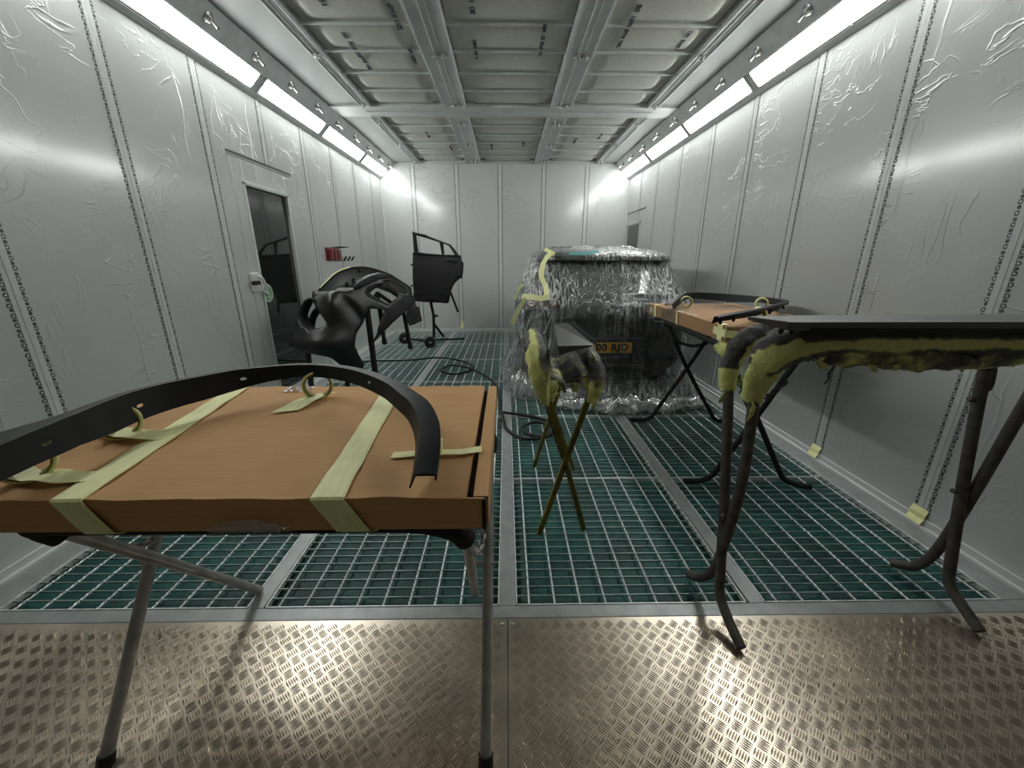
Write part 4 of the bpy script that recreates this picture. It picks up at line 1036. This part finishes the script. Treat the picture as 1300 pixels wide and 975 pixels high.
MB().obox((-1.03,6.26,1.0), (.16,0,0), (0,.015,0), (0,0,.02)).build('hook_bar', M['matte'], T, bevel=.004)
MB().tube([pt, (pt[0]+.02, 6.27, 1.0)], .02, 10).build('upright_post', M['matte'], T)
for (x, y) in ((-1.66,6.42),(-1.19,6.11)):
    w = MB(); w.lathe((x,y,.088), (.35,-1,0), [(-.03,.045),(-.03,.075),(-.018,.088),(.018,.088),(.03,.075),(.03,.045),(.022,.040),(.022,.012)], 28); wo = w.build('wheel', M['rubber'], T, smooth=35)
    MB().lathe((x,y,.088), (.35,-1,0), [(-.036,.019),(.040,.019),(.040,.008)], 12).build('hub', M['steel'], wo, smooth=35)

# ------------------------------------------------------------------ car under masking film
CX = .965
LV = [(.20,.70,3.92,7.0),(.27,.77,3.80,7.1),(.36,.795,3.745,7.15),(.46,.80,3.735,7.18),(.58,.80,3.735,7.18),(.615,.80,3.75,7.18),(.66,.80,3.765,7.18),(.715,.80,3.775,7.15),(.735,.80,3.80,7.15),
      (.765,.80,3.80,7.12),(.775,.80,3.745,7.12),(.82,.80,3.735,7.08),(.87,.795,3.745,6.9),(.905,.79,3.755,6.4),(.945,.775,3.78,6.15),(1.0,.755,3.82,6.0),(1.10,.715,3.90,5.8),(1.20,.675,3.985,5.62),(1.285,.645,4.055,5.48),
      (1.295,.64,3.985,5.46),(1.335,.625,3.985,5.4),(1.37,.60,4.06,5.2),(1.40,.56,4.22,5.05),(1.415,.47,4.40,4.95)]
def lv(z):
    z = min(max(z, LV[0][0]), LV[-1][0])
    for a, b in zip(LV, LV[1:]):
        if z <= b[0]:
            t = (z-a[0])/(b[0]-a[0]); return tuple(a[k]+(b[k]-a[k])*t for k in range(4))
def ring(W, yr, yf, n1=24, nc=7, ns=16, off=0):
    r = min(.26, W*.45); pts = []
    W2 = W + off; yr2 = yr - off
    for i in range(n1+1):
        x = -(W2-r) + 2*(W2-r)*i/n1; pts.append((x, yr2 + .05*(x/W2)**2))
    yb = yr2 + .05*((W2-r)/W2)**2
    for i in range(1, nc+1):
        a = math.pi/2*i/nc; pts.append((W2-r+r*math.sin(a), yb + r*.8*(1-math.cos(a))))
    for i in range(1, ns+1): pts.append((W2, yb+r*.8 + (yf-.3-yb-r*.8)*i/ns))
    pts.append((W2-.12, yf-.08))
    m = [(-x, y) for x, y in reversed(pts)]
    front = [(W2*.5, yf), (0, yf+.03), (-W2*.5, yf)]
    return pts + front + m[:len(m)-(n1+1)]      # closed loop starting at the rear left
car = thing('car', (CX, 5.4, 0), 'dark grey hatchback with a yellow rear number plate, wrapped in clear masking film', 'car')
mb = MB(); n = None
for (z, W, yr, yf) in LV:
    q = ring(W, yr, yf); n = len(q); mb.v += [(CX+x, y, z) for x, y in q]
for i in range(len(LV)-1):
    for k in range(n): mb.f.append((i*n+k, i*n+(k+1)%n, (i+1)*n+(k+1)%n, (i+1)*n+k))
mb.f += [tuple(range(n-1,-1,-1))]
top = (len(LV)-1)*n; mb.v.append((CX, 4.7, 1.428)); ti = len(mb.v)-1
for k in range(n): mb.f.append((top+k, top+(k+1)%n, ti))
mb.mi = [0]*len(mb.f); mb.build('body', M['carpaint'], car, smooth=28)
def yrear(x, z, off=.006):
    _, W, yr, _ = lv(z); xx = abs(x); r = min(.26, W*.45); y = yr + .05*(xx/W)**2
    if xx > W-r:
        s = min(1, (xx-W+r)/r); y = yr + .05*((W-r)/W)**2 + r*.8*(1-math.sqrt(max(0,1-s*s)))
    return y - off
def onrear(name, mat, x0, x1, z0, z1, off=.008, nu=20, nv=6, shape=None, parent=None, solid=.008):
    def f(u, v):
        z = z0 + (z1-z0)*v; a, b = x0, x1
        if shape: a, b = shape(v, x0, x1)
        x = a + (b-a)*u; return (CX+x, yrear(x, z, off), z)
    return MB().grid(f, nu, nv).build(name, M[mat], parent or car, smooth=40, solid=solid)
onrear('rear_window', 'carglass', -.60, .60, .965, 1.275, .010, 24, 8, lambda v, a, b: (-.665+.085*v, .665-.085*v))
onrear('spoiler_lip', 'black', -.60, .60, 1.287, 1.305, .012)
for s in (-1, 1):
    g = onrear('tail_light', 'lamp_red', s*.40, s*.785, .868, .915, .012, 18, 4, (lambda v, a, b: (a - s*.05*(1-v)*0, b)), None, .014)
    onrear('light_bar', 'lamp_red', s*.44, s*.74, .886, .897, .022, 14, 2, None, g, .004)
onrear('boot_crease', 'black', -.62, .62, .935, .950, .010)
onrear('bumper_recess', 'matte', -.74, .74, .722, .768, .012)
onrear('plate_recess', 'black', -.36, .40, .405, .60, .004)
onrear('lower_valance', 'matte', -.66, .66, .225, .36, .012, 24, 6)
for x in (-.22, .20):
    onrear('reflector_slot', 'gun', x-.15, x+.15, .318, .330, .022)
# wheels
for (x, y) in ((-.70,4.42),(.70,4.42),(-.70,6.35),(.70,6.35)):
    w = MB(); s = 1 if x > 0 else -1
    w.lathe((CX+x, y, .285), (s,0,0), [(-.09,.17),(-.09,.25),(-.06,.285),(.06,.285),(.10,.25),(.10,.19),(.085,.18),(.085,.03)], 36); wo = w.build('wheel', M['rubber'], car, smooth=35)
    h = MB()
    for k in range(5):
        a = 2*math.pi*k/5; h.obox((CX+x+s*.09, y+math.cos(a)*.09, .285+math.sin(a)*.09), (.01,0,0), (0,math.cos(a)*.085,math.sin(a)*.085), (0,-math.sin(a)*.02,math.cos(a)*.02))
    h.build('rim', M['alu'], wo)
# badge
by = yrear(.0, .905, .0); bz = .872; by = yrear(0, bz, 0)
bd = MB(); bd.lathe((CX, by-.004, bz), (0,-1,0), [(0,.050),(.012,.050),(.014,.046),(.014,.038),(.008,.037),(0,.037)], 32); bo = bd.build('badge_ring', M['chrome'], car, smooth=30)
for k in range(4):
    q = MB(); vs = [(CX, by-.012, bz)] + [(CX+math.sin(a)*.036, by-.012, bz+math.cos(a)*.036) for a in [math.pi/2*k + math.pi/2*j/6 for j in range(7)]]
    q.add(vs + [(x, y+.008, z) for x, y, z in vs], [tuple(range(8)), tuple(range(15,7,-1))] + [(i,(i+1)%8,8+(i+1)%8,8+i) for i in range(8)]); q.build('badge_quarter', M['white_pl'] if k % 2 else M['black'], bo)
# number plate with the characters that can be read on it
px0, px1, pz0, pz1 = -.235, .235, .452, .553
py = yrear(0, .5, .012)
pl = MB(); pl.box(CX+px0, CX+px1, py-.006, py, pz0, pz1); plo = pl.build('number_plate', M['yellow'], car, bevel=.004)
text_mesh('plate_characters', '00', .098, M['matte'], plo, (CX-.075+.015, py-.0075, .5025), (1,0,0), (0,0,1), .001, 1.08, .0035)
text_mesh('plate_characters', 'RJD', .098, M['matte'], plo, (CX+.115, py-.0075, .5025), (1,0,0), (0,0,1), .001, 1.08, .0035)
# small bright lettering strip on the boot, right
mb = MB()
for (a, b) in ((.0,.022),(.030,.036),(.040,.052),(.058,.066),(.072,.078),(.084,.096),(.102,.108),(.113,.120)):
    mb.box(CX+.455+a, CX+.455+b, yrear(.5,.742,.030), yrear(.5,.742,.020), .735, .751 if a else .748)
mb.build('boot_lettering', M['chrome'], car)

# film draped over the car
def film_point(s, h):
    """s: 0..1 along left side - rear - right side, h: 0 floor .. 1 roof edge"""
    z = .012 + h*1.405
    _, W, yr, yf = lv(max(z, .22))
    off = .022 + .05*max(0, 1-h/.55)**1.4
    # bridges over the hollow between boot and spoiler and hangs straight below the boot
    zz = max(z, .40)
    _, W, yr, yf = lv(zz)
    if z < .82: yr = min(yr, 3.735)
    L = 1.0; q = ring(W, yr, 6.2, 40, 10, 26, off); half = q[:40+10+26+1]
    left = [(-x, y) for x, y in reversed(half[41:])]
    line = left + half
    i = s*(len(line)-1); k = min(int(i), len(line)-2); f = i-k
    x = line[k][0]*(1-f)+line[k+1][0]*f; y = line[k][1]*(1-f)+line[k+1][1]*f
    return x, y, z
FS = thing('plastic_sheet', (CX, 4.6, 0), 'clear crinkled plastic masking film draped over the dark car', 'plastic sheet')
NU, NV = 340, 120
mb = MB()
def rid(v): return 1 - abs(noise.noise(v))*2
def sheet(u, v):
    x, y, z = film_point(u, v)
    nx, ny = x, y - 4.7; l = math.hypot(nx, ny*.5); nx, ny = nx/l, ny*.5/l
    warp = .35*noise.noise((u*6, v*3, 1))
    fold = max(0, rid(Vector((u*20 + warp*2, v*1.3, 2))))**4*.022 + max(0, rid(Vector((u*48 + warp*5, v*2.6 + u*6, 8))))**5*.013
    crk = max(0, rid(Vector((x*7, z*7, y*5))))**5*.018
    low = max(0, 1-v/.42)
    hem = low*low*(.10 + .13*noise.noise((u*13, v*2.2, 4)) + .07*noise.noise((u*31, v*5, 6)))
    side = 1 if y > 3.95 else .55
    lift = .05*max(0, noise.noise((u*9, v*5, 12)))*(1-v)
    d = fold + crk + hem*side*.9 + lift
    # hem only pools on the floor, it gathers forward in front of the bumper
    return (CX + x + nx*d, y + ny*d - (.0 if low <= 0 else low**2*.10*math.exp(-(x/.9)**4)), z + (.02*noise.noise((u*40, v*9, 3)) if v < .12 else 0)*(v > 0) )
mb.grid(sheet, NU, NV)
# top: rings running in to the middle of the roof
base_i = [i*(NV+1)+NV for i in range(NU+1)]
tops = [mb.v[i] for i in base_i]; prev = base_i
for k in range(1, 13):
    t_ = k/12; cur = []
    for i, p in enumerate(tops):
        tx, ty = CX, 4.95
        q = Vector(p).lerp(Vector((tx, ty, p[2])), t_*.96); e = math.sin(min(1, t_*1.2)*math.pi/2)
        zq = p[2] + .028*e + .022*max(0, rid(Vector((q.x*8, q.y*6, 5))))**4*(1 - t_*.5) + .014*noise.noise((q.x*12, q.y*12, 1))
        mb.v.append((q.x, q.y, zq)); cur.append(len(mb.v)-1)
    for i in range(NU): mb.f.append((prev[i], prev[i+1], cur[i+1], cur[i])); mb.mi.append(0)
    prev = cur
mb.build('film', M['film'], FS, smooth=180, fix=False)
# gathered hem lying on the floor behind the bumper
def hemf(u, v):
    th = u; x = .02 + .74*2*(u-.5)
    yc = 3.44 - .10*math.sin(u*math.pi) + .03*noise.noise((u*7, 0, 2))
    a = v*2*math.pi; r = (.055 + .05*abs(noise.noise((u*9, 1, 3))))*(.35 + .65*math.sin(math.pi*min(1, max(0, u*1.0)))**.4)
    rr_ = r*(1 + .55*noise.noise((u*16, math.cos(a)*1.4, math.sin(a)*1.4)) + .35*max(0, rid(Vector((u*30, math.cos(a)*2, math.sin(a)*2))))**3)
    return (CX + x + .12 + .04*noise.noise((u*12, a, 4)), yc + rr_*1.35*math.cos(a), max(.006, .055 + rr_*math.sin(a)))
MB().grid(hemf, 110, 30).build('gathered_hem', M['filmhem'], FS, smooth=180, fix=False)
def hem2(x0, y0, x1, y1, r0, seed):
    def f(u, v):
        a = v*2*math.pi; r = r0*(.5 + .7*math.sin(math.pi*u)**.5)*(1 + .6*noise.noise((u*11, math.cos(a)*1.5, math.sin(a)*1.5 + seed)) + .4*max(0, rid(Vector((u*20, math.cos(a)*2+seed, math.sin(a)*2))))**3)
        return (x0+(x1-x0)*u + r*math.cos(a)*.9, y0+(y1-y0)*u + r*math.cos(a)*.8, max(.006, r0*.8 + r*1.5*math.sin(a)))
    MB().grid(f, 60, 24).build('gathered_hem', M['filmhem'], FS, smooth=180, fix=False)
hem2(CX+.62, 3.46, CX+.97, 4.05, .10, 3); hem2(CX-.88, 4.15, CX-.70, 3.72, .06, 9); hem2(CX-.60, 3.66, CX-.30, 3.52, .05, 15)
def ontape(name, pts, w, mat='tape'):
    P = [Vector(p) for p in pts]; wd = []
    for i in range(len(P)):
        d = (P[min(i+1,len(P)-1)] - P[max(i-1,0)]).normalized(); wd.append(d.cross(Vector((0,-1,.25))).normalized())
    P2 = smooth_path(P, 5); w2 = []
    for i in range(len(P2)):
        d = (P2[min(i+1,len(P2)-1)] - P2[max(i-1,0)]).normalized(); w2.append(d.cross(Vector((0,-1,.25))).normalized())
    mb = MB(); ribbon(mb, P2, w2, w, .003, .45); return mb.build(name, M[mat], FS, smooth=60)
ontape('masking_tape', [(0.41,3.93,1.36), (0.371,3.9,1.318), (0.331,3.84,1.234), (0.321,3.79,1.158), (0.355,3.74,1.083), (0.364,3.67,0.997)], .023)
ontape('masking_tape', [(0.393,3.66,0.977), (0.3,3.66,0.97), (0.209,3.69,0.982), (0.146,3.74,0.985)], .024)
ontape('masking_tape', [(0.181,3.7,0.974), (0.133,3.76,0.896), (0.09,3.8,0.804), (0.061,3.84,0.708)], .022)
ontape('masking_tape', [(0.376,4.05,1.405), (0.427,3.95,1.367), (0.455,3.93,1.353)], .018)
ontape('masking_tape', [(0.162,3.98,1.084), (0.117,4,1.023), (0.087,4.02,0.93)], .013)
ontape('turquoise_tape', [(0.594,3.97,1.364), (0.689,3.955,1.364), (0.785,3.95,1.368), (0.871,3.97,1.379)], .014, 'teal')

# ------------------------------------------------------------------ light, world, camera
w = bpy.data.worlds.new('World'); S.world = w; w.use_nodes = True
w.node_tree.nodes['Background'].inputs[0].default_value = (.6, .58, .55, 1); w.node_tree.nodes['Background'].inputs[1].default_value = .02
cam = bpy.data.cameras.new('Camera'); co = bpy.data.objects.new('Camera', cam); COL.objects.link(co)
cam.sensor_fit = 'HORIZONTAL'; cam.sensor_width = 36; cam.lens = 36*505/1300; cam.clip_start = .02; cam.clip_end = 60
co.location = (0, 0, 1.3)
co.rotation_euler = (math.pi/2 - math.atan(157/505), 0, -math.atan(7/505))
S.camera = co
S.view_settings.view_transform = 'Standard'; S.view_settings.look = 'None'
S.view_settings.gamma = 1; S.view_settings.use_curve_mapping = False
S.view_settings.exposure = .9
